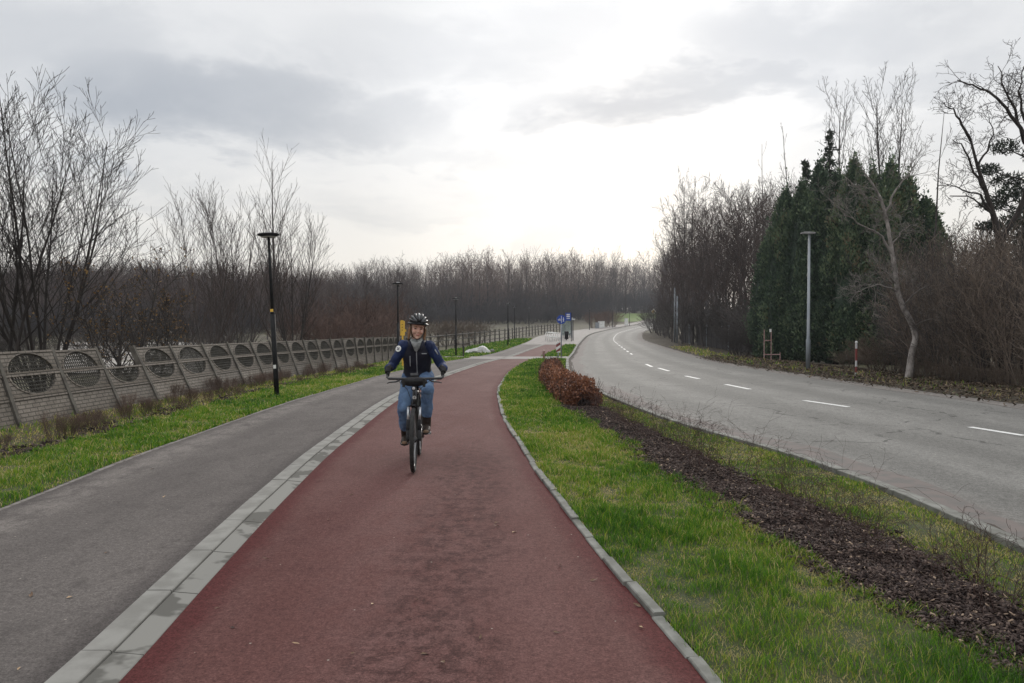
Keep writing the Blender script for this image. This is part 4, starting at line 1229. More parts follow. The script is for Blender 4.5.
def board_fence():
    a, b = G(682, 342.5), G(757, 355)
    root = thing('board_fence', (a[0], a[1], gz(a[1])), 'dark weathered board fence under the trees across the road', 'fence')
    n = 14; rng = random.Random(9)
    for i in range(n):
        for k, t in enumerate((i/n, (i+1)/n)):
            p = Vector((a[0]+(b[0]-a[0])*t, a[1]+(b[1]-a[1])*t, 0)); p.z = gz(p.y)
            if k == 0: p0 = p
        d = (p-p0); L = d.length; d.normalize(); rz = math.atan2(d.y, d.x); q = p0-Vector(root.location)
        m = MB(); m.box(q+Vector((0, 0, .92)), (.11, .11, 1.95), rz); m.build('post', MAT['grey_metal'] if i % 4 == 2 else MAT['dark_wood'], root)
        if i in (3,): continue
        s = MB(); nb = int(L/.14)
        for j in range(nb):
            c = q+d*(L*(j+.5)/nb); h = 1.6+rng.uniform(-.03, .03)
            s.box(c+Vector((0, 0, h/2+.05)), (.115, .022, h), rz)
        for h in (.4, 1.4): s.box(q+d*L/2+Vector((-d.y*.03, d.x*.03, h)), (L, .04, .07), rz)
        s.build('board_panel', MAT['dark_wood'], root)


board_fence()


# ------------------------------------------------------------------ street lamps and small street things
def lamp_parts(root):
    p = MB(); p.loft([(0, 0, 0), (0, 0, 1.85)], .054, n=14); p.loft([(0, 0, 1.85), (0, 0, 1.9)], [.054, .036], n=14); p.loft([(0, 0, 1.9), (0, 0, 3.58)], [.036, .030], n=14)
    pole = p.build('pole', MAT['black_metal'], root, False)
    for f in pole.data.polygons: f.use_smooth = len(f.vertices) == 4
    b = MB(); b.loft([(0, 0, -.02), (0, 0, .02)], .11, n=14); b.build('base_plate', MAT['black_metal'], root)
    h = MB(); h.loft([(0, 0, 3.56), (0, 0, 3.585), (0, 0, 3.60), (0, 0, 3.63), (0, 0, 3.645)], [.06, .20, .245, .23, .09], n=24); hd = h.build('lamp_head', MAT['black_metal'], root, True)
    c = MB(); c.loft([(0, 0, 3.645), (0, 0, 3.67)], [.085, .05], n=16); c.build('lamp_cap', MAT['lamp_top'], hd)
    g = MB(); g.loft([(0, 0, 3.552), (0, 0, 3.564)], [.16, .17], n=20); g.build('diffuser', MAT['lamp_glass'], hd)
    d = MB(); d.box((0, -.054, .55), (.055, .006, .26)); d.build('access_door', MAT['black_metal'], root)


lx, ly = G(277, 397)
L0 = thing('street_lamp', loc(lx, ly, 0), 'nearest black disc-topped lamp post, on the grass by the concrete fence', 'street lamp', 'disc lamps along the path')
lamp_parts(L0)
s1 = MB(); s1.box((0, -.052, 1.93), (.06, .03, .06)); s1.build('yellow_sticker', MAT['yellow'], L0)
s2 = MB(); s2.box((0, -.056, .68), (.06, .008, .08)); s2.build('white_sticker', MAT['sticker'], L0)
LL = [(398, 32.4, 'black disc-topped lamp post just behind the cyclist on the left, second along the path'), (456, 46.8, 'black disc lamp post beside the pale heap on the grass'),
      (508, 63.7, 'black disc lamp post, fourth along the path, left of the red path bend'), (514.5, 80, 'disc lamp post close right of the fourth one'), (529, 94.5, 'disc lamp post left of the bicycle stands'), (564, 111, 'disc lamp post showing above the blue signs'),
      (589.5, 127, 'disc lamp post left of the white cabinet'), (612.5, 144, 'disc lamp post between the two pale cabinets'), (629.5, 160, 'farthest disc lamp post, by the narrow cabinet and green field')]
for px, Y, lab in LL:
    c = thing('street_lamp', loc(at(px, Y), Y, 0), lab, 'street lamp', 'disc lamps along the path')
    for ch in list(L0.children):
        if 'sticker' not in ch.name: copy_tree(ch, c)
L0.rotation_euler = (0, R(-2.6), 0)


def road_lamp():
    x, y = G(808, 370); H = zat(232, y)-gz(y)
    t = thing('road_lamp', loc(x, y, -.03), 'slim grey street lamp with flat head on the verge across the road', 'street lamp')
    m = MB(); m.loft([(0, 0, -.1), (0, 0, 1.2), (0, 0, 1.25), (0, 0, H-.04)], [.085, .085, .062, .042], n=12); m.build('pole', MAT['grey_metal'], t, True)
    h = MB(); h.box((-.05, 0, H-.01), (.50, .22, .055)); h.box((-.05, 0, H+.025), (.36, .16, .02), taper=.8); hd = h.build('lamp_head', MAT['lamp_top'], t)
    g = MB(); g.box((-.05, 0, H-.042), (.40, .16, .008)); g.build('diffuser', MAT['lamp_glass'], hd)


road_lamp()


def striped_post(px, py, topy, label, w=.07):
    x, y = G(px, py); H = zat(topy, y)-gz(y); t = thing('marker_post', loc(x, y, -.05), label, 'marker post')
    n = 6; 
    for k in range(n):
        m = MB(); m.loft([(0, 0, H*k/n), (0, 0, H*(k+1)/n)], w/2, n=10); m.build('stripe', MAT['lamp_glass'] if k in (5, 2) else MAT['red_paint'] if k in (1, 4, 3) else MAT['lamp_glass'], t)
    m = MB(); m.loft([(0, 0, H), (0, 0, H+.05)], [w*.7, w*.35], n=10); m.build('cap', MAT['white_metal'], t)


striped_post(856, 377, 341, 'red and white striped marker post left of the pale leaning tree')
striped_post(722, 349, 326, 'red and white marker post in front of the dark board fence', .12)


def pole(px, py, topy, label, r=.09):
    x, y = G(px, py); H = zat(topy, y)-gz(y); t = thing('utility_pole', loc(x, y, -.05), label, 'pole', 'pair of grey poles')
    m = MB(); m.loft([(0, 0, 0), (0, 0, H)], [r, r*.8], n=10); m.build('shaft', MAT['grey_metal'], t, True)
    m = MB(); m.loft([(0, 0, H), (0, 0, H+.08)], [r*.9, r*.3], n=10); m.build('cap', MAT['grey_metal'], t)


pole(674.5, 342.5, 288, 'left one of two thin grey poles at the bend of the road')
pole(677.0, 343.5, 296, 'right one of two thin grey poles at the bend of the road')


def frame_rack():
    x, y = G(772, 361.5); t = thing('steel_frame', loc(x, y, 0), 'small faded red steel frame under the leftmost conifers', 'metal frame')
    s = y/F; w = 16*s; H = 32*s; xl = -8*s
    for dx, h in ((xl, H), (xl+7*s, H*.98), (xl+w, 9*s)):
        m = MB(); m.loft([(dx, 0, 0), (dx, 0, h)], .025, n=6); m.build('upright', MAT['red_faded'], t)
    m = MB()
    for z, x1 in ((.5*s, w), (7*s, w), (21*s, 7*s)): m.loft([(xl, 0, z), (xl+x1, 0, z)], .028, n=6)
    m.build('crossbar', MAT['red_faded'], t)
    m = MB(); m.box((xl+6*s, -.03, H*.97), (.10, .02, .16)); m.build('plate', MAT['sticker'], t)


frame_rack()


def gas_marker():
    y = 31.6; x = at(402.6, y); t = thing('marker_post', loc(x, y, -.05), 'yellow marker post behind the shoulder of the cyclist', 'marker post')
    H = zat(320.5, y)-gz(y); m = MB(); m.loft([(0, 0, 0), (0, 0, H-.55)], .04, n=8); m.build('post', MAT['yellow'], t)
    m = MB(); m.box((0, 0, H-.28), (.19, .05, .62)); m.box((-.02, 0, H+.045), (.11, .05, .03)); m.box((.12, 0, H-.38), (.06, .04, .10)); pl = m.build('plate', MAT['yellow'], t)
    for z in (-.12, -.24, -.36):
        m = MB(); m.box((-.01, -.027, H+z), (.05, .006, .025)); m.build('slot', MAT['black_metal'], pl)


gas_marker()


def heap():
    x, y = G(478, 352.8); t = MB(); rng = np.random.default_rng(8)
    root = thing('tarpaulin_heap', loc(x, y, 0), 'low heap under crumpled white sheeting on the grass by the lamps', 'heap')
    n, k = 26, 14; V = []
    for i in range(n+1):
        for j in range(k+1):
            u = i/n*2-1; v = j/k*2-1
            e = max(0, 1-abs(u)**2.6)*max(0, 1-abs(v)**2.4)
            z = e**.6*(.30+.28*math.exp(-((u-.35)/.4)**2)+.12*mnoise.noise(Vector((u*3, v*3, 1)))+.07*mnoise.noise(Vector((u*9, v*7, 4))))
            V.append((u*.95, v*.7, z*.9-.01))
    f = [(i*(k+1)+j, (i+1)*(k+1)+j, (i+1)*(k+1)+j+1, i*(k+1)+j+1) for i in range(n) for j in range(k)]
    t.raw(V, f); t.build('sheet', MAT['tarp'], root, True)
    m = MB(); m.ell((.98, .1, .12), (.16, .2, .15)); m.ell((-.2, -.68, .08), (.2, .1, .1)); m.build('stones', MAT['stone'], root, True)
    xs, ys = G(463.5, 356.5); p = thing('short_post', loc(xs, ys, 0), 'short dark bollard post in front of the white heap', 'bollard')
    m = MB(); m.loft([(0, 0, 0), (0, 0, .62)], .05, n=8); m.build('shaft', MAT['dark_wood'], p); m = MB(); m.loft([(0, 0, .62), (0, 0, .66)], [.06, .03], n=8); m.build('cap', MAT['dark_wood'], p)


heap()


def signs():
    # shared path sign on its post at the end of the hedge
    y = 44.0; x = at(561.3, y); t = thing('path_sign', loc(x, y, 0), 'round blue shared path sign on a thin post past the hedge', 'road sign')
    H = zat(319.5, y)-gz(y); m = MB(); m.loft([(0, 0, 0), (0, 0, H+.25)], .032, n=8); m.build('post', MAT['grey_metal'], t, True)
    m = MB(); m.disc((0, -.05, H), .27, (0, 1, 0), 28, .012); pl = m.build('sign_plate', MAT['blue_sign'], t)
    w = MB(); w.box((0, -.061, H), (.03, .006, .42))
    w.torus((-.115, -.061, H-.03), .042, .010, n=16, k=4)
    # bicycle symbol left of the bar, walker right of it
    w2 = MB()
    for cx in (-.165, -.075): 
        for k in range(12):
            a0, a1 = 2*PI*k/12, 2*PI*(k+1)/12
            w2.loft([(cx+.035*math.cos(a0), -.061, H-.03+.035*math.sin(a0)), (cx+.035*math.cos(a1), -.061, H-.03+.035*math.sin(a1))], .008, n=4)
    w2.loft([(-.165, -.061, H-.03), (-.14, -.061, H+.04), (-.085, -.061, H+.04), (-.12, -.061, H-.03), (-.14, -.061, H+.04)], .008, n=4)
    w2.loft([(-.075, -.061, H-.03), (-.09, -.061, H+.07), (-.07, -.061, H+.075)], .008, n=4)
    w2.box((0, -.061, H), (.026, .006, .42))
    w2.ell((.12, -.061, H+.10), (.026, .006, .026)); w2.loft([(.12, -.061, H+.07), (.125, -.061, H-.03)], .022, n=5)
    w2.loft([(.125, -.061, H-.03), (.09, -.061, H-.14)], .014, n=5); w2.loft([(.125, -.061, H-.03), (.155, -.061, H-.13)], .014, n=5); w2.loft([(.12, -.061, H+.05), (.08, -.061, H-.01)], .01, n=5); w2.loft([(.12, -.061, H+.05), (.165, -.061, H)], .01, n=5)
    w2.build('symbol', MAT['white_metal'], pl)
    # red and white guide panel beside it
    x2 = at(558.3, 43.2); t = thing('guide_panel', loc(x2, 43.2, 0), 'red and white striped guide panel at the end of the brown hedge', 'marker panel')
    zt = zat(342, 43.2)-gz(43.2); zb = .32
    m = MB(); m.loft([(0, .03, 0), (0, .03, zt)], .03, n=8); m.build('post', MAT['grey_metal'], t)
    m = MB(); m.box((0, 0, (zt+zb)/2), (.25, .02, zt-zb)); pl = m.build('panel', MAT['white_metal'], t)
    m = MB(); k = 0; z = zb-.05
    while z < zt-.1:
        z0, z1 = max(zb, z), min(zt, z+.16)
        m.quad((-.123, -.013, max(zb, z)), (.123, -.013, min(zt, max(zb, z+.17))), (.123, -.013, min(zt, z+.34)), (-.123, -.013, min(zt, z+.17))); z += .34
    m.build('stripes', MAT['red_paint'], pl)
    x3 = at(543.8, 42); t = thing('hydrant', loc(x3, 42, 0), 'short red hydrant post at the left end of the hedge', 'hydrant')
    m = MB(); m.loft([(0, 0, 0), (0, 0, .36), (0, 0, .38), (0, 0, .45), (0, 0, .50)], [.06, .06, .085, .085, .03], n=12); m.build('body', MAT['red_faded'], t, True)
    m = MB(); m.loft([(-.11, 0, .30), (.11, 0, .30)], .03, n=8); m.build('outlet', MAT['red_faded'], t)
    # bus stop: shelter, flag sign
    y = 88; x = at(567, y); t = thing('bus_shelter', loc(x, y, 0), 'small glazed bus shelter with pale roof near the blue signs', 'bus shelter')
    for dx in (-.62, .58):
        for dy in (0, 1.3):
            m = MB(); m.box((dx, dy, 1.15), (.07, .07, 2.3)); m.build('post', MAT['grey_metal'], t)
    m = MB(); m.box((-.02, .6, 2.34), (1.45, 1.7, .10)); m.build('roof', MAT['lamp_glass'], t)
    gm, nt, p = new_mat('shelter_glass'); p.inputs['Base Color'].default_value = (.55, .66, .66, 1); p.inputs['Roughness'].default_value = .08; p.inputs['Transmission Weight'].default_value = .8
    m = MB(); m.box((-.02, 1.3, 1.2), (1.1, .02, 1.9)); m.build('rear_glass', gm, t)
    m = MB(); m.box((-.62, .65, 1.2), (.02, 1.1, 1.9)); m.build('side_glass', gm, t)
    m = MB(); m.box((0, .95, .48), (1.0, .38, .05)); m.box((-.4, .95, .23), (.06, .3, .46)); m.box((.4, .95, .23), (.06, .3, .46)); m.build('bench', MAT['dark_wood'], t)
    x = at(566.5, 80); m_ = thing('litter_bin', loc(x, 80, 0), 'dark litter bin in front of the bus shelter', 'litter bin')
    m = MB(); m.loft([(0, 0, .12), (0, 0, .9)], [.2, .25], n=14); m.build('bin_body', MAT['black_metal'], m_, True); m = MB(); m.loft([(0, 0, .9), (0, 0, .97)], [.27, .2], n=14); m.build('lid', MAT['black_metal'], m_); m = MB(); m.loft([(0, 0, 0), (0, 0, .12)], .06, n=8); m.build('foot', MAT['black_metal'], m_)
    y = 76; x = at(571.3, y); t = thing('bus_stop_sign', loc(x, y, 0), 'blue rectangular bus stop sign on a dark post right of the round sign', 'sign')
    H = zat(312.5, y)-gz(y); m = MB(); m.loft([(0, 0, 0), (0, 0, H)], .04, n=8); m.build('post', MAT['black_metal'], t)
    m = MB(); m.box((-.32, 0, H-.42), (.58, .03, .80)); pl = m.build('sign_plate', MAT['blue_sign'], t)
    m = MB(); m.box((-.32, -.02, H-.2), (.34, .008, .09)); m.box((-.32, -.02, H-.4), (.34, .008, .16)); m.box((-.32, -.02, H-.62), (.34, .008, .07)); m.build('lettering', MAT['white_metal'], pl)
    y = 78; x = at(573, y); t = thing('post_light', loc(x, y, 0), 'low post with a pale flat cap right of the bus stop sign', 'post')
    H = zat(319, y)-gz(y); m = MB(); m.loft([(0, 0, 0), (0, 0, H-.1)], .05, n=8); m.build('shaft', MAT['black_metal'], t); m = MB(); m.box((0, 0, H-.03), (.42, .3, .14), taper=.8); m.build('cap', MAT['lamp_glass'], t)
    # bicycle stands
    for i, px in enumerate((549, 551, 553.2, 555.5)):
        y = 79-i*1.2; t = thing('bicycle_stand', loc(at(px, y), y, 0), 'pale tubular bicycle stand left of the bus shelter', 'bicycle stand', 'row of bicycle stands')
        for dx in (-.35, .35):
            m = MB(); m.loft([(dx, 0, 0), (dx, 0, .78)], .035, n=8); m.build('leg', MAT['white_metal'], t, True)
        m = MB(); m.loft([(-.35, 0, .78), (-.30, 0, .88), (.30, 0, .88), (.35, 0, .78)], .035, n=8); m.loft([(-.35, 0, .45), (.35, 0, .45)], .025, n=8); m.build('hoop', MAT['white_metal'], t, True)
    # cabinets along the far pavement
    for px, Y, w, h, lab in [(601.3, 140, 1.15, 1.25, 'wide white utility cabinet beside the far pavement'), (626.3, 165, .75, 1.5, 'narrow pale utility cabinet below the farthest lamp')]:
        t = thing('utility_cabinet', loc(at(px, Y), Y, 0), lab, 'cabinet')
        m = MB(); m.box((0, 0, h/2), (w, .5, h)); m.build('body', MAT['white_metal'], t); m = MB(); m.box((0, 0, h+.03), (w+.08, .58, .06)); m.build('roof', MAT['lamp_glass'], t)
        for dx in (-w/4, w/4):
            m = MB(); m.box((dx, -.258, h/2), (w/2-.04, .016, h-.14)); d = m.build('door', MAT['white_metal'], t); m = MB(); m.box((dx*.3, -.275, h/2), (.03, .02, .14)); m.build('handle', MAT['black_metal'], d)
    y = 138; t = thing('utility_cabinet', loc(at(597.2, y), y, 0), 'lower grey cabinet touching the wide white one', 'cabinet')
    m = MB(); m.box((0, 0, .55), (.7, .5, 1.1)); m.build('body', MAT['grey_metal'], t); m = MB(); m.box((0, -.258, .55), (.6, .016, .96)); m.build('door', MAT['grey_metal'], t)
    # priority sign and low barrier at the bend
    y = 108; x = at(653.3, y); t = thing('priority_sign', loc(x, y, 0), 'yellow diamond priority sign at the bend of the road', 'road sign')
    H = zat(311.5, y)-gz(y); m = MB(); m.loft([(0, 0, 0), (0, 0, H+.3)], .05, n=8); m.build('post', MAT['dark_wood'], t)
    rot = Matrix.Rotation(R(45), 3, 'Y'); m = MB(); m.box((0, -.06, H), (.60, .02, .60), rot=rot); pl = m.build('sign_plate', MAT['white_metal'], t); m = MB(); m.box((0, -.074, H), (.40, .01, .40), rot=rot); m.build('sign_face', MAT['yellow'], pl)
    y = 112; t = thing('road_barrier', loc(at(660, y), y, .3), 'low white barrier behind the bend across the road', 'barrier')
    for dx in (-.85, 0, .85):
        m = MB(); m.box((dx, 0, .4), (.12, .1, .8)); m.build('post', MAT['white_metal'], t)
    for z in (.35, .7):
        m = MB(); m.box((0, -.06, z), (1.9, .03, .17)); m.build('rail', MAT['white_metal'], t)


signs()

# fallen leaves lying on the paths
lm = MB(); lm.raw([(0, 0, 0), (.022, .012, .008), (.05, 0, .004), (.075, -.002, .014), (.05, -.014, .010), (.022, -.016, .006)], [(0, 1, 2), (0, 2, 5), (2, 3, 4), (2, 4, 5)])
lme = [lm.mesh('leaf_blade', simple('fallen_leaf_'+n, c, None, 30, .7)) for n, c in (('tan', (.42, .29, .17)), ('brown', (.14, .085, .05)), ('dark', (.035, .027, .022)))]
rng = random.Random(17)
for i, (px, py) in enumerate([(230, 628), (220, 608), (373, 604), (441, 662), (420, 655), (330, 520), (500, 527), (494, 524), (512, 533), (553, 633), (641, 608), (639, 627), (354, 495), (104, 554), (66, 599), (30, 598), (150, 470), (163, 498), (590, 582), (270, 560), (250, 520), (480, 640), (415, 600), (20, 668), (560, 565), (350, 655), (300, 645)]):
    x, y = G(px, py); o = link('fallen_leaf', lme[0 if i % 3 == 2 else 1 + (i % 2 == 0 and i < 3)]); o.location = (x, y, gz(y)+.006); o.rotation_euler = (rng.uniform(-.2, .2), rng.uniform(-.2, .2), rng.uniform(0, 6.28)); s = rng.uniform(.45, .85); o.scale = (s, s, s)
    on_red = float(EC(y)) < x < float(ED(y))
    tag(o, 'small dry leaf lying on the red cycle path' if on_red else 'small dry leaf lying on the grey footway', 'leaf', 'fallen leaves on the red path' if on_red else 'fallen leaves on the grey footway')


# ------------------------------------------------------------------ bicycle (local: x picture-right, y backwards, z up)
BX, BY = at(413.2, 8.0), 8.0
BROT = R(4.0)
bike = thing('bicycle', (BX, BY, gz(BY)+.002), 'black trekking bicycle coming along the red path with a dark bag on its bars', 'bicycle', None, BROT)
MAT['tyre'] = simple('tyre_rubber', (.018, .018, .018), (.03, .029, .028), 20, .8, bmp=.4, bscale=90)
MAT['rim'] = simple('rim_alloy', (.25, .25, .26), (.2, .2, .2), 5, .35, metal=.8)
MAT['frame'] = simple('dark_frame_paint', (.012, .012, .014), (.02, .02, .022), 5, .35, spec=.5)
MAT['silver'] = simple('fork_silver', (.55, .56, .58), (.42, .43, .45), 5, .3, metal=.7)
MAT['bagcloth'] = simple('bag_cloth', (.012, .012, .014), (.022, .021, .022), 30, .85, bmp=.4, bscale=220)
MAT['rubber'] = simple('grip_rubber', (.015, .015, .015), (.02, .02, .02), 30, .7)


def wheel(y):
    t = MB(); t.torus((0, y, .352), .328, .0235, n=64, k=10)
    tyre = t.build('wheel', MAT['tyre'], bike, True)
    m = MB(); m.torus((0, y, .352), .300, .011, n=64, k=8); m.build('rim', MAT['rim'], tyre, True)
    m = MB()
    for k in range(32):
        a = 2*PI*k/32; b = a+(.35 if k % 2 else -.35); s = .03 if k % 4 < 2 else -.03
        m.loft([(s, y+.028*math.cos(b), .352+.028*math.sin(b)), (0, y+.295*math.cos(a), .352+.295*math.sin(a))], .0013, n=3)
    m.build('spokes', MAT['rim'], tyre)
    m = MB(); m.loft([(-.05, y, .352), (-.035, y, .352), (-.03, y, .352), (.03, y, .352), (.035, y, .352), (.05, y, .352)], [.012, .012, .03, .03, .012, .012], n=14); m.build('hub', MAT['frame'], tyre, True)


wheel(0); wheel(1.07)
HT0, HT1 = (0, .17, .70), (0, .235, .88)      # head tube
BB = (0, .60, .295); ST = (0, .80, .80)
m = MB()
m.loft([HT0, HT1], .024, n=12); m.loft([(0, .185, .735), (0, .42, .50), BB], [.034, .034, .034], n=12); m.loft([(0, .225, .85), ST], .019, n=12)
m.loft([BB, ST, (0, .825, .87)], .018, n=12); m.ell(BB, (.05, .035, .035))
for s in (-1, 1):
    m.loft([(s*.03, .62, .295), (s*.055, .85, .32), (s*.06, 1.07, .352)], .012, n=8); m.loft([(s*.015, .81, .78), (s*.05, .95, .55), (s*.06, 1.07, .352)], .009, n=8)
m.build('frame', MAT['frame'], bike, True)
m = MB()
m.loft([(-.062, .03, .46), (-.062, .075, .56), (-.062, .125, .70), (0, .15, .715), (.062, .125, .70), (.062, .075, .56), (.062, .03, .46)], .013, n=8, side=(0, 1, 0)); m.loft([(0, .15, .69), HT0], .02, n=8)
for s in (-1, 1): m.loft([(s*.062, .035, .45), (s*.062, .005, .37), (s*.062, 0, .34)], [.021, .021, .016], n=10); m.loft([(s*.062, .035, .45), (s*.062, .075, .56)], .021, n=10)
fork = m.build('fork', MAT['bagcloth'], bike, True)
m = MB()
for s in (-1, 1): m.loft([(s*.062, .075, .56), (s*.062, .125, .695)], .0155, n=10)
m.build('stanchions', MAT['silver'], fork, True)
m = MB(); m.loft([(0, .235, .88), (0, .25, .94), (0, .255, .965)], .02, n=10); m.loft([(0, .25, .955), (0, .20, 1.0)], .021, n=10); m.build('stem', MAT['frame'], bike, True)
GA = lambda s: Vector((s*.312, .33, 1.01)); GB = lambda s: Vector((s*.292, .44, 1.135))
m = MB(); m.loft([GB(-1), (-.306, .37, 1.055), (-.312, .33, 1.012), (-.29, .29, .998), (-.15, .235, 1.0), (0, .205, 1.0), (.15, .235, 1.0), (.29, .29, .998), (.312, .33, 1.012), (.306, .37, 1.055), GB(1)], .0145, n=10, side=(0, 0, 1)); hb = m.build('handlebar', MAT['frame'], bike, True)
for s in (-1, 1):
    m = MB(); m.loft([GA(s).lerp(GB(s), .15), GB(s)], .019, n=12); m.build('grip', MAT['rubber'], hb, True)
    m = MB(); m.loft([(s*.17, .215, .985), (s*.20, .175, .972), (s*.27, .18, .965), (s*.30, .19, .955)], [.012, .009, .007, .006], n=8); m.build('brake_lever', MAT['frame'], hb, True)
    m = MB()
    m.loft([(s*.18, .205, .985), (s*.15, .09, .97), (s*.07, .04, .90), (s*.03, .09, .78), (s*.03, .13, .70)], .0035, n=6); m.build('cable', MAT['rubber'], hb, True)
m = MB(); m.ell((0, .14, .975), (.145, .07, .054), n=20, m=12); bag = m.build('handlebar_bag', MAT['bagcloth'], bike, True)
m = MB(); m.box((0, .07, .985), (.20, .012, .012)); m.box((-.11, .085, .965), (.03, .01, .09)); m.box((.11, .085, .965), (.03, .01, .09)); m.build('strap', MAT['rubber'], bag)
m = MB(); m.box((0, .175, 1.045), (.085, .05, .03), rot=Matrix.Rotation(R(-25), 3, 'X')); m.build('display', MAT['frame'], bike)
m = MB(); m.loft([(0, .10, .905), (0, .055, .905), (0, .045, .905)], [.018, .026, .026], n=14); hl = m.build('headlight', MAT['frame'], bike, True)
m = MB(); m.loft([(0, .045, .905), (0, .038, .905)], [.018, .012], n=14); m.build('lens', MAT['lamp_glass'], hl, True)
m = MB(); m.disc((0, .172, .795), .021, (0, 1, .35), 16, .006); hbg = m.build('head_badge', MAT['white_metal'], bike)
m = MB(); m.box((-.002, .166, .797), (.007, .004, .022)); m.box((.004, .166, .803), (.014, .004, .006)); m.build('badge_mark', MAT['frame'], hbg)
for y, a0, a1 in ((0, -35, 92), (1.07, -10, 190)):
    m = MB(); pr = None
    for k in range(19):
        a = R(180-(a0+(a1-a0)*k/18)) if y else R(a0+(a1-a0)*k/18+0)
        c = Vector((0, y+.362*math.cos(a), .352+.362*math.sin(a))); e = (c-Vector((.03, 0, 0)), c+Vector((0, .006*math.cos(a), .012*math.sin(a)+.006)), c+Vector((.03, 0, 0)))
        if pr: m.quad(pr[0], pr[1], e[1], e[0]); m.quad(pr[1], pr[2], e[2], e[1])
        pr = e
    m.build('mudguard', MAT['bagcloth'], bike, True)
m = MB(); m.ell((0, .845, .925), (.075, .13, .035), n=16, m=8); m.loft([(0, .73, .925), (0, .80, .925)], [.02, .045], n=10); m.loft([(0, .82, .86), (0, .83, .91)], .014, n=8); m.build('saddle', MAT['rubber'], bike, True)
PL, PR = Vector((.125, .452, .360)), Vector((-.152, .745, .205))
m = MB(); m.disc((.055, BB[1], BB[2]), .095, (1, 0, 0), 36, .005); m.loft([(-.07, *BB[1:]), (.075, *BB[1:])], .014, n=10)
m.loft([(.075, *BB[1:]), (.08, PL.y, PL.z)], [.015, .011], n=8); m.loft([(-.075, *BB[1:]), (-.08, PR.y, PR.z)], [.015, .011], n=8); m.build('crankset', MAT['rim'], bike, True)
for P in (PL, PR):
    m = MB(); m.box(P, (.095, .085, .018)); m.loft([(P.x-.055 if P.x > 0 else P.x+.055, P.y, P.z), P], .007, n=6); pd = m.build('pedal', MAT['frame'], bike)
    m = MB(); m.box(P+Vector((0, -.0445, 0)), (.08, .004, .012)); m.build('reflector', MAT['lamp_glass'], pd)
m = MB(); m.loft([(.055, .60, .385), (.055, 1.07, .40)], .005, n=6); m.loft([(.055, .60, .205), (.055, 1.07, .30)], .005, n=6); m.build('chain', MAT['rim'], bike)
m = MB(); m.box((.012+.02, 1.09, .30), (.02, .05, .10)); m.build('derailleur', MAT['frame'], bike)
m = MB()
for s in (-1, 1): m.loft([(s*.06, .88, .76), (s*.065, 1.25, .76)], .007, n=6); m.loft([(s*.065, 1.18, .76), (s*.06, 1.07, .37)], .006, n=6)
for y in (.92, 1.05, 1.18): m.loft([(-.065, y, .76), (.065, y, .76)], .006, n=6)
m.build('luggage_rack', MAT['frame'], bike, True)

# ------------------------------------------------------------------ the cyclist
POFF = (0, -.80, -.17)
prot = Matrix.Rotation(BROT, 3, 'Z') @ Vector((0, .80, .17))
person = thing('person', (BX+prot.x, BY+prot.y, gz(BY)+prot.z), 'person in black helmet, dark vest over blue jacket and jeans, riding the bicycle', 'person', None, BROT)


def skin_mat(name, c, rough=.5):
    m, nt, p = new_mat(name); v = coords(nt)
    col = mixc(nt, ramp(nt, noise(nt, v, 22, 3), .4, .7), c, (c[0]*.9, c[1]*.72, c[2]*.68)); nt.links.new(col, p.inputs['Base Color'])
    p.inputs['Roughness'].default_value = rough; p.inputs['Subsurface Weight'].default_value = .12; p.inputs['Subsurface Radius'].default_value = (.01, .004, .002)
    return m


MAT['skin'] = skin_mat('skin', (.52, .32, .245))
MAT['jeans'] = simple('blue_denim', (.115, .185, .30), (.075, .125, .225), 7, .9, bmp=.5, bscale=140)
MAT['jacket'] = simple('blue_jacket_cloth', (.013, .029, .098), (.006, .013, .048), 6, .7, bmp=.3, bscale=60)
MAT['vest'] = simple('navy_vest_cloth', (.008, .009, .018), (.014, .015, .027), 6, .75, bmp=.3, bscale=50)
MAT['scarf'] = simple('grey_scarf', (.28, .29, .29), (.15, .16, .16), 26, .95, bmp=.7, bscale=70)
MAT['boot'] = simple('dark_boot_leather', (.020, .013, .010), (.032, .021, .015), 14, .6, bmp=.3, bscale=80)
MAT['boot_tan'] = simple('tan_boot_trim', (.20, .13, .08), (.14, .09, .06), 14, .7)
MAT['helmet'] = simple('helmet_shell', (.026, .027, .03), (.016, .016, .018), 12, .38, spec=.4)
MAT['helmet_light'] = simple('helmet_grey_shell', (.12, .125, .13), (.07, .072, .078), 12, .4, spec=.4)
MAT['foam'] = simple('helmet_foam', (.012, .012, .012), (.02, .02, .02), 12, .9)
MAT['hair'] = simple('auburn_hair', (.27, .15, .075), (.13, .065, .03), 30, .6, stretch=(1, 1, .15))
MAT['eye'] = simple('dark_eye', (.02, .015, .012), (.03, .02, .015), 12, .2)
MAT['lip'] = simple('lips', (.34, .12, .10), (.30, .10, .09), 12, .5)
MAT['zip'] = simple('zip_grey', (.35, .36, .38), (.28, .29, .31), 30, .4)


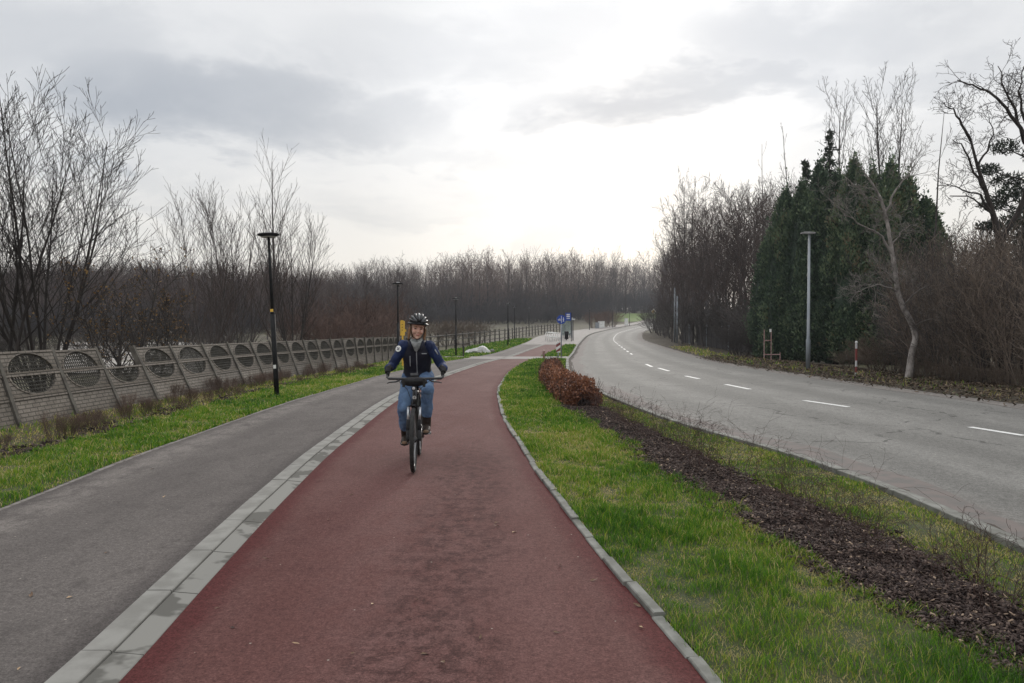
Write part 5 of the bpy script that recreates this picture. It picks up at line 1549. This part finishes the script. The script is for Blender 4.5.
def remesh(mb, name, mat, voxel=.008, smooth=4, wr=0, ws=18, parent=person):
    me0 = mb.mesh(name+'_raw', mat); o = bpy.data.objects.new(name+'_tmp', me0); COL.objects.link(o)
    r = o.modifiers.new('r', 'REMESH'); r.mode = 'VOXEL'; r.voxel_size = voxel
    s = o.modifiers.new('s', 'SMOOTH'); s.factor = .5; s.iterations = smooth
    dg = bpy.context.evaluated_depsgraph_get(); dg.update()
    me = bpy.data.meshes.new_from_object(o.evaluated_get(dg)); me.name = name
    bpy.data.objects.remove(o); bpy.data.meshes.remove(me0)
    if wr:
        me.update(); nrm = [v.normal.copy() for v in me.vertices]
        for v, n in zip(me.vertices, nrm):
            q = Vector((v.co.x*ws, v.co.y*ws, v.co.z*ws*.7))
            v.co += n*wr*(mnoise.noise(q)+.6*abs(mnoise.noise(q*2.1)))
    for p in me.polygons: p.use_smooth = True
    me.materials.clear(); me.materials.append(mat)
    return link(name, me, parent)


def P3(*p): return Vector(p)+Vector(POFF)


def ik(a, b, l1, l2, pole):
    d = b-a; L = min(d.length, (l1+l2)*.999); u = d.normalized(); x = (l1*l1-l2*l2+L*L)/(2*L); h = math.sqrt(max(l1*l1-x*x, 0))
    p = (pole-u*pole.dot(u)).normalized(); return a+u*x+p*h


hipZ = .985
J = {}
for s, ank in ((1, P3(.115, .580, .470)), (-1, P3(-.150, .878, .298))):
    h = P3(s*.085, .84, hipZ); k = ik(h, ank, .42, .41, Vector((s*.12, -1, .35)))
    J[s] = dict(hip=h, knee=k, ank=ank, sh=P3(s*.157, .655, 1.35), hand=GA(s).lerp(GB(s), .62)+Vector(POFF))
    wr_ = J[s]['hand']+Vector((s*.018, .06, .012)); J[s]['wrist'] = wr_
    J[s]['elb'] = ik(J[s]['sh'], wr_, .265, .235, Vector((s*.42, .45, -.75)))
pel, che, neck = P3(0, .845, 1.0), P3(0, .71, 1.25), P3(0, .645, 1.40)
X = (1, 0, 0)


def torso(mb, g=0, z0=None, sh=1):
    mb.loft([P3(0, .855, .93), P3(0, .845, 1.0), P3(0, .80, 1.10), P3(0, .745, 1.20), P3(0, .69, 1.31), P3(0, .66, 1.37), P3(0, .65, 1.40)],
            [.13+g, .155+g, .135+g, .15+g, .165+g, .13+g, .075+g], [.095+g, .115+g, .095+g, .105+g, .10+g, .08+g, .06+g], side=X, n=20)


def leg(mb, s, g=0, foot=False):
    j = J[s]; k = j['knee']
    mb.loft([j['hip'], j['hip'].lerp(k, .3), j['hip'].lerp(k, .75), k, k.lerp(j['ank'], .3), k.lerp(j['ank'], .7), j['ank']],
            [.088+g, .082+g, .064+g, .057+g, .057+g, .043+g, .036+g], n=14)
    mb.ell(j['hip'], (.09+g, .10+g, .09+g)); mb.ell(k, (.058+g, .06+g, .06+g))


def arm(mb, s, g=0):
    j = J[s]; e = j['elb']
    mb.ell(j['sh'], (.056+g, .056+g, .056+g))
    mb.loft([P3(s*.10, .66, 1.36), j['sh'], j['sh'].lerp(e, .5), e, e.lerp(j['wrist'], .35), j['wrist']], [.05+g, .052+g, .045+g, .04+g, .038+g, .026+g], n=14)
    mb.ell(e, (.04+g,)*3)


def hand(mb, s, g=0):
    j = J[s]; A, B = GA(s)+Vector(POFF), GB(s)+Vector(POFF); ax = (B-A).normalized(); c = j['hand']
    e1 = Vector((s*.55, .75, .25)); e1 = (e1-ax*e1.dot(ax)).normalized(); e2 = ax.cross(e1)*(-s)   # e1 palm side, e2 where the fingers go round
    if e2.y > 0: e2 = -e2
    mb.loft([j['wrist'], c+e1*.032-ax*.002, c+e1*.028+e2*.012-ax*.012], [.026+g, .036+g, .03+g], [.022+g, .020+g, .016+g], side=ax, n=12)
    for f, (t, r, l) in enumerate(((.030, .0088, .96), (.010, .0095, 1.0), (-.011, .0092, .97), (-.031, .0078, .85))):
        o = c+ax*t; rr = .0285
        pth = [o+e1*.030, o+e1*(rr*.85)+e2*(rr*.75), o+e2*(rr+.004)+e1*.002, o+e2*(rr*.75)-e1*(rr*.75*l), o-e1*(rr*1.0*l)+e2*.004*l]
        mb.loft(pth, [r+g, r*1.06+g, r+g, r*.92+g, r*.78+g], n=8)
    o = c+ax*.036
    mb.loft([c+e1*.03+ax*.018-e2*.008, o+e1*.016-e2*.026, o+ax*.008-e2*.03-e1*.006, o+ax*.012-e2*.018-e1*.025], [.013+g, .012+g, .0105+g, .008+g], n=8)


b = MB(); torso(b)
for s in (1, -1):
    leg(b, s); arm(b, s); hand(b, s)
    a = J[s]['ank']; b.loft([a+Vector((0, .03, -.05)), a+Vector((0, -.05, -.07)), a+Vector((0, -.14, -.085))], [.03, .036, .025], [.03, .025, .016], side=X, n=10); b.ell(a, (.034, .04, .05))
HC = (0, .60, 1.555)
b.loft([P3(0, .655, 1.37), P3(0, .63, 1.42), P3(0, .61, 1.50)], [.062, .05, .05], n=14)
b.ell(P3(0, .605, 1.595), (.079, .094, .086), n=20, m=14); b.ell(P3(0, .572, 1.535), (.068, .068, .082), n=20, m=14); b.ell(P3(0, .548, 1.478), (.042, .042, .036)); b.ell(P3(0, .518, 1.453), (.022, .018, .018))
for s in (1, -1):
    b.ell(P3(s*.036, .523, 1.520), (.026, .02, .024)); b.ell(P3(s*.079, .61, 1.545), (.010, .02, .03)); b.ell(P3(s*.033, .522, 1.577), (.03, .016, .009))
b.loft([P3(0, .512, 1.566), P3(0, .500, 1.540), P3(0, .488, 1.521), P3(0, .500, 1.512)], [.008, .010, .0155, .012], n=8)
b.ell(P3(0, .509, 1.487), (.024, .012, .014))
body = remesh(b, 'body', MAT['skin'], .0065, 3)
for s in (1, -1):
    m = MB(); m.ell(P3(s*.032, .5105, 1.556), (.0145, .006, .0065)); m.build('eye', MAT['eye'], person, True)
    m = MB(); m.loft([P3(s*.014, .504, 1.576), P3(s*.034, .504, 1.580), P3(s*.052, .515, 1.574)], [.0035, .0045, .002], n=6); m.build('eyebrow', MAT['hair'], person, True)
m = MB(); m.loft([P3(-.026, .506, 1.488), P3(-.010, .4945, 1.4865), P3(0, .4935, 1.4855), P3(.010, .4945, 1.4865), P3(.026, .506, 1.488)], [.002, .0055, .006, .0055, .002], n=8); m.build('mouth', MAT['lip'], person, True)
# trousers
b = MB(); b.loft([P3(0, .855, .925), P3(0, .845, 1.0), P3(0, .82, 1.06)], [.14, .167, .155], [.11, .13, .115], side=X, n=20)
for s in (1, -1):
    j = J[s]; k = j['knee']; a = j['ank']; g = .014
    b.loft([j['hip'], j['hip'].lerp(k, .3), j['hip'].lerp(k, .75), k, k.lerp(a, .3), k.lerp(a, .62), k.lerp(a, .80)], [.090+g, .082+g, .064+g, .056+g, .054+g, .048+g, .046+g], n=16)
    b.ell(j['hip'], (.10, .11, .10)); b.ell(k, (.066, .07, .068))
remesh(b, 'jeans', MAT['jeans'], .008, 3, .015, 14)
b = MB(); torso(b, .012); b.loft([P3(0, .82, 1.04), P3(0, .83, .985)], [.165, .178], [.125, .135], side=X, n=20)
for s in (1, -1):
    arm(b, s, .011); j = J[s]; b.loft([j['wrist'].lerp(j['elb'], .2), j['wrist']], [.046, .040], n=12)
b.loft([P3(0, .65, 1.38), P3(0, .64, 1.42)], [.085, .075], [.075, .07], side=X, n=16)
jk = remesh(b, 'jacket', MAT['jacket'], .008, 3, .015, 12)
b = MB()
b.loft([P3(0, .835, .975), P3(0, .835, 1.01), P3(0, .80, 1.10), P3(0, .745, 1.20), P3(0, .69, 1.31), P3(0, .658, 1.375), P3(0, .65, 1.40)],
       [.178, .175, .160, .168, .168, .130, .094], [.145, .143, .128, .136, .130, .108, .088], side=X, n=24)
vs = remesh(b, 'vest', MAT['vest'], .008, 3, .011, 12)
# front of the vest at a height z (towards the viewer), for things lying on it


def front(x, z, pad=.006):
    best = min((v.co.y for v in vs.data.vertices if abs(v.co.x-x) < .014 and abs(v.co.z-(z+POFF[2])) < .014), default=None)
    return Vector((x, (best if best is not None else -.25)-pad, z+POFF[2]))


m = MB(); m.loft([front(.002, z, .001) for z in (1.02, 1.08, 1.14, 1.20, 1.26, 1.30)], .005, n=6); m.build('zip', MAT['zip'], vs)
m = MB(); m.loft([front(-.075, z, .001) for z in (1.12, 1.16, 1.20, 1.24)], .0045, n=6); m.build('pocket_zip', MAT['zip'], vs)
m = MB(); q = front(.085, 1.268, .001); m.box(q, (.065, .004, .010)); m.build('chest_logo', MAT['zip'], vs)
# scarf in the vest's open neck
m = MB(); m.loft([P3(0, .635, 1.375), P3(0, .625, 1.41), P3(0, .618, 1.445)], [.085, .084, .072], [.085, .083, .072], side=X, n=20)
m.loft([P3(0, .545, 1.40), P3(0, .545, 1.36), P3(0, .56, 1.30)], [.062, .05, .016], [.026, .026, .016], side=X, n=14)
remesh(m, 'scarf', MAT['scarf'], .007, 2, .007, 30)
for s in (1, -1):       # collar wings of the jacket either side of the scarf
    m = MB(); m.loft([P3(s*.078, .63, 1.425), P3(s*.075, .555, 1.375), P3(s*.045, .535, 1.31)], [.016, .024, .012], n=8); m.build('collar', MAT['vest'], jk, True)
# round white patch on the sleeve at picture left, narrow light mark on the other
j = J[-1]; c = j['sh'].lerp(j['elb'], .18); n_ = Vector((-.45, -.85, .25)).normalized()
m = MB(); m.disc(c+n_*.064, .036, n_, 20, .006); pt = m.build('sleeve_patch', MAT['sticker'], jk)
m = MB(); u = n_.cross(Vector((0, 0, 1))).normalized(); w_ = u.cross(n_)
m.loft([c+n_*.069+u*.018+w_*.012, c+n_*.070+w_*.002, c+n_*.069-u*.018+w_*.010], .005, n=5); m.loft([c+n_*.069+u*.016-w_*.012, c+n_*.069-u*.016-w_*.012], .004, n=5); m.build('patch_mark', MAT['jacket'], pt)
j = J[1]; c = j['sh'].lerp(j['elb'], .35); n_ = Vector((.45, -.85, .2)).normalized(); dv = (j['elb']-j['sh']).normalized()
m = MB(); m.loft([c+n_*.058-dv*.035, c+n_*.059, c+n_*.058+dv*.035], .007, n=6); m.build('sleeve_mark', MAT['zip'], jk, True)
for s in (1, -1):
    m = MB(); hand(m, s, .0035); m.loft([J[s]['wrist'], J[s]['wrist'].lerp(J[s]['elb'], .18)], [.034, .036], n=12)
    remesh(m, 'glove', MAT['bagcloth'], .004, 2)
    a = J[s]['ank']; tilt = 0.0
    m = MB()
    m.loft([a.lerp(J[s]['knee'], .34), a.lerp(J[s]['knee'], .12), a+Vector((0, .005, -.03)), a+Vector((0, 0, -.075))], [.054, .052, .05, .045], [.056, .054, .055, .05], side=X, n=14)
    m.loft([a+Vector((0, .05, -.065)), a+Vector((0, -.01, -.06)), a+Vector((0, -.08, -.07)), a+Vector((0, -.14, -.08)), a+Vector((0, -.185, -.085))], [.036, .045, .049, .047, .028], [.035, .045, .038, .028, .018], side=X, n=14)
    bt = remesh(m, 'boot', MAT['boot'], .006, 3, .003, 30)
    m = MB(); so = a+Vector((0, 0, -.108))
    m.loft([so+Vector((0, .075, 0)), so+Vector((0, .04, 0)), so+Vector((0, -.08, 0)), so+Vector((0, -.15, 0)), so+Vector((0, -.20, .004))], [.028, .042, .048, .048, .026], .014, side=X, n=12); m.build('sole', MAT['rubber'], bt, True)
    m = MB(); q = a+Vector((0, -.186, -.085)); m.ell(q, (.034, .020, .022)); m.build('toe_trim', MAT['boot_tan'], bt, True)
# hair under the helmet, at both sides
m = MB()
for s in (1, -1):
    for k in range(6):
        o = k*.011; m.loft([P3(s*(.074), .585+o, 1.60), P3(s*(.085+.004*(k % 3)), .588+o, 1.545), P3(s*(.088+.006*(k % 2)), .592+o, 1.49), P3(s*(.082+.008*(k % 3)), .60+o, 1.435-.008*(k % 3))], [.010, .013, .013, .005], n=7)
m.loft([P3(0, .675, 1.60), P3(0, .695, 1.52), P3(0, .70, 1.44)], [.07, .075, .05], [.03, .03, .02], side=X, n=12)
remesh(m, 'hair', MAT['hair'], .0055, 1, .004, 60)
# helmet: foam core, shell ribs front to back, visor, straps
m = MB(); hc = P3(0, .61, 1.625)
n, k = 24, 7; vs_ = []; fs_ = []
for i in range(k+1):
    a = R(-8)+(PI/2-R(-8))*i/k
    for q in range(n): vs_.append(hc+Vector((math.cos(a)*math.cos(2*PI*q/n)*.098, math.cos(a)*math.sin(2*PI*q/n)*.124, math.sin(a)*.098)))
for i in range(k):
    for q in range(n): fs_.append((i*n+q, i*n+(q+1) % n, (i+1)*n+(q+1) % n, (i+1)*n+q))
m.raw(vs_, fs_); hel = m.build('helmet', MAT['foam'], person, True)
m = MB(); m2 = MB()
for idx, ang in enumerate((-70, -47, -24, 0, 24, 47, 70)):
    t = R(ang); pth = []; 
    for q in range(13):
        f = PI*(.04+.92*q/12); y = -math.cos(f)*.134; up_ = math.sin(f)
        pth.append(hc+Vector((math.sin(t)*.103*up_**.55, y, math.cos(t)*.104*up_**.8+ (.004 if abs(ang) < 30 else 0))))
    (m if idx % 2 == 0 else m2).loft(pth, [.006]+[.0125]*11+[.006], [.006]+[.010]*11+[.006], side=X, n=8)
pth = [hc+Vector((math.cos(2*PI*q/28)*.105, math.sin(2*PI*q/28)*.131, -.012)) for q in range(29)]
m.loft(pth, .012, [.016]*29, side=(0, 0, 1), n=8)
m.build('shell', MAT['helmet'], hel, True); m2.build('shell_ribs', MAT['helmet_light'], hel, True)
m = MB(); pr = None
for q in range(11):
    a = R(200+140*q/10); e = (hc+Vector((math.cos(a)*.102, math.sin(a)*.128, -.002)), hc+Vector((math.cos(a)*.112, math.sin(a)*.128-.032*math.sin(PI*q/10), -.014)))
    if pr: m.quad(pr[0], e[0], e[1], pr[1]); m.quad(*(v+Vector((0, 0, .004)) for v in (pr[1], e[1], e[0], pr[0])))
    pr = e
m.build('visor', MAT['helmet'], hel)
m = MB()
for s in (1, -1): m.loft([P3(s*.088, .575, 1.615), P3(s*.078, .57, 1.53), P3(s*.05, .55, 1.46), P3(0, .535, 1.432)], .0035, n=6)
m.build('strap', MAT['foam'], hel, True)

# the head turns a little to her left and tilts
TW = Matrix.Rotation(R(9), 3, 'Z') @ Matrix.Rotation(R(5), 3, 'Y'); PV = P3(0, .615, 1.44)


def turn_head(o):
    for v in o.data.vertices:
        t = min(1, max(0, (v.co.z-(1.405+POFF[2]))/.06)); t = t*t*(3-2*t)
        if t > 0: v.co = v.co.lerp(PV+TW @ (v.co-PV), t)
    o.data.update()
    for ch in o.children: turn_head(ch)


for ch in list(person.children):
    if ch.name.split('.')[0] in ('body', 'eye', 'eyebrow', 'mouth', 'hair', 'helmet'): turn_head(ch)

# ------------------------------------------------------------------ sky, sun, camera
SUN_AZ, SUN_EL = R(9), R(15)
w = bpy.data.worlds.new('World'); sc.world = w; w.use_nodes = True
nt = w.node_tree; nt.nodes.clear()
out = nd(nt, 'ShaderNodeOutputWorld')
sky = nd(nt, 'ShaderNodeTexSky', sky_type='NISHITA'); sky.sun_disc = False
sky.sun_elevation = SUN_EL; sky.sun_rotation = SUN_AZ
bg1 = nd(nt, 'ShaderNodeBackground'); bg1.inputs[1].default_value = .06; nt.links.new(sky.outputs[0], bg1.inputs[0])
tc = nd(nt, 'ShaderNodeTexCoord'); v = tc.outputs['Generated']
sep = nd(nt, 'ShaderNodeSeparateXYZ'); nt.links.new(v, sep.inputs[0])
az0 = math_n(nt, 'ARCTAN2', sep.outputs[0], sep.outputs[1])
el0 = math_n(nt, 'ARCSINE', sep.outputs[2])
# cloud deck seen in perspective
zz = math_n(nt, 'ADD', math_n(nt, 'MAXIMUM', sep.outputs[2], 0), .22)
cx = math_n(nt, 'DIVIDE', sep.outputs[0], zz); cy = math_n(nt, 'DIVIDE', sep.outputs[1], zz)
cv = nd(nt, 'ShaderNodeCombineXYZ'); nt.links.new(cx, cv.inputs[0]); nt.links.new(cy, cv.inputs[1])
n1 = noise(nt, cv.outputs[0], 1.5, 8, .60, dist=.4); n2 = noise(nt, cv.outputs[0], 4.6, 6, .6)
wob = math_n(nt, 'MULTIPLY', math_n(nt, 'SUBTRACT', n1, .5), .34); wob2 = math_n(nt, 'MULTIPLY', math_n(nt, 'SUBTRACT', n2, .5), .18)
azw = math_n(nt, 'ADD', math_n(nt, 'ADD', az0, wob), wob2); elw = math_n(nt, 'ADD', math_n(nt, 'ADD', el0, math_n(nt, 'MULTIPLY', wob, .55)), math_n(nt, 'MULTIPLY', wob2, .45))


def cloud(px, py, wx, wy, k, soft=1.0):
    a = math.atan2((px-512)/F, 1); e = math.atan2((325-py)/F, math.hypot(1, (px-512)/F))
    dx = math_n(nt, 'DIVIDE', math_n(nt, 'SUBTRACT', azw, a), wx/F); dy = math_n(nt, 'DIVIDE', math_n(nt, 'SUBTRACT', elw, e), wy/F)
    d = math_n(nt, 'ADD', math_n(nt, 'MULTIPLY', dx, dx), math_n(nt, 'MULTIPLY', dy, dy))
    return math_n(nt, 'MULTIPLY', ramp(nt, d, 2.1, .0), k)


dark = None
for args in [(205, 98, 150, 40, 1.0), (50, 55, 150, 46, .62), (320, 118, 120, 26, .62), (95, 150, 110, 22, .25), (410, 58, 110, 26, .34), (500, 66, 80, 24, .36), (690, 96, 130, 20, .95), (625, 112, 80, 12, .6), (760, 52, 100, 34, .72), (845, 38, 90, 26, .5), (880, 80, 110, 22, .4), (560, 34, 70, 22, .32), (30, 8, 90, 14, .15),
             (470, 160, 110, 12, .22), (575, 232, 70, 8, .22), (280, 205, 160, 12, .20), (150, 235, 90, 9, .18), (430, 215, 80, 8, .14)]:
    c = cloud(*args); dark = c if dark is None else math_n(nt, 'MAXIMUM', dark, c)
fb = ramp(nt, n1, .46, .66)
lowfade = ramp(nt, el0, .02, .30)
dk = math_n(nt, 'ADD', math_n(nt, 'MULTIPLY', math_n(nt, 'MULTIPLY', dark, math_n(nt, 'ADD', .80, math_n(nt, 'MULTIPLY', n2, .4))), .66), math_n(nt, 'MULTIPLY', fb, .17), True)
warm = ramp(nt, el0, .30, .0)
bright = mixc(nt, warm, (.93, .94, .955), (.985, .945, .88))
colr = mixc(nt, dk, bright, (.42, .46, .525))
# brighter where the veiled sun stands
sd = Vector((math.sin(SUN_AZ)*math.cos(SUN_EL), math.cos(SUN_AZ)*math.cos(SUN_EL), math.sin(SUN_EL)))
dp = nd(nt, 'ShaderNodeVectorMath', operation='DOT_PRODUCT'); nt.links.new(v, dp.inputs[0]); dp.inputs[1].default_value = sd
glow = ramp(nt, dp.outputs['Value'], .92, 1.0)
zen = ramp(nt, el0, .45, 1.2)
st = math_n(nt, 'ADD', math_n(nt, 'ADD', .96, math_n(nt, 'MULTIPLY', glow, .22)), math_n(nt, 'MULTIPLY', zen, 1.1))
bg2 = nd(nt, 'ShaderNodeBackground'); nt.links.new(colr, bg2.inputs[0]); nt.links.new(st, bg2.inputs[1])
ms = nd(nt, 'ShaderNodeMixShader'); ms.inputs[0].default_value = .90
nt.links.new(bg1.outputs[0], ms.inputs[1]); nt.links.new(bg2.outputs[0], ms.inputs[2]); nt.links.new(ms.outputs[0], out.inputs[0])

sl = bpy.data.lights.new('sun', 'SUN'); sl.energy = 1.5; sl.angle = R(14); sl.color = (1, .94, .86)
so = bpy.data.objects.new('sun', sl); COL.objects.link(so); so.rotation_euler = (-sd).to_track_quat('-Z', 'Y').to_euler()

hz = MB(); hz.box((0, 780, 21.5), (1960, 1740, 47)); hm = bpy.data.materials.new('winter_haze'); hm.use_nodes = True
hnt = hm.node_tree; hnt.nodes.clear(); ho = nd(hnt, 'ShaderNodeOutputMaterial'); hv = nd(hnt, 'ShaderNodeVolumePrincipled')
hv.inputs['Color'].default_value = (.86, .90, .97, 1); hv.inputs['Density'].default_value = .00034; hv.inputs['Anisotropy'].default_value = .3
hnt.links.new(hv.outputs[0], ho.inputs['Volume'])
tag(hz.build('haze', hm), kind='stuff')

cam = bpy.data.cameras.new('camera'); co = bpy.data.objects.new('camera', cam); COL.objects.link(co)
cam.sensor_width = 36; cam.lens = F/1024*36; cam.clip_start = .05; cam.clip_end = 3000
co.location = (0, 0, CZ); co.rotation_euler = (PI/2-PITCH, 0, 0); sc.camera = co
sc.view_settings.view_transform = 'Standard'; sc.view_settings.look = 'None'; sc.view_settings.exposure = 0; sc.view_settings.gamma = 1
sc.cycles.max_bounces = 6; sc.cycles.diffuse_bounces = 3; sc.cycles.transparent_max_bounces = 8
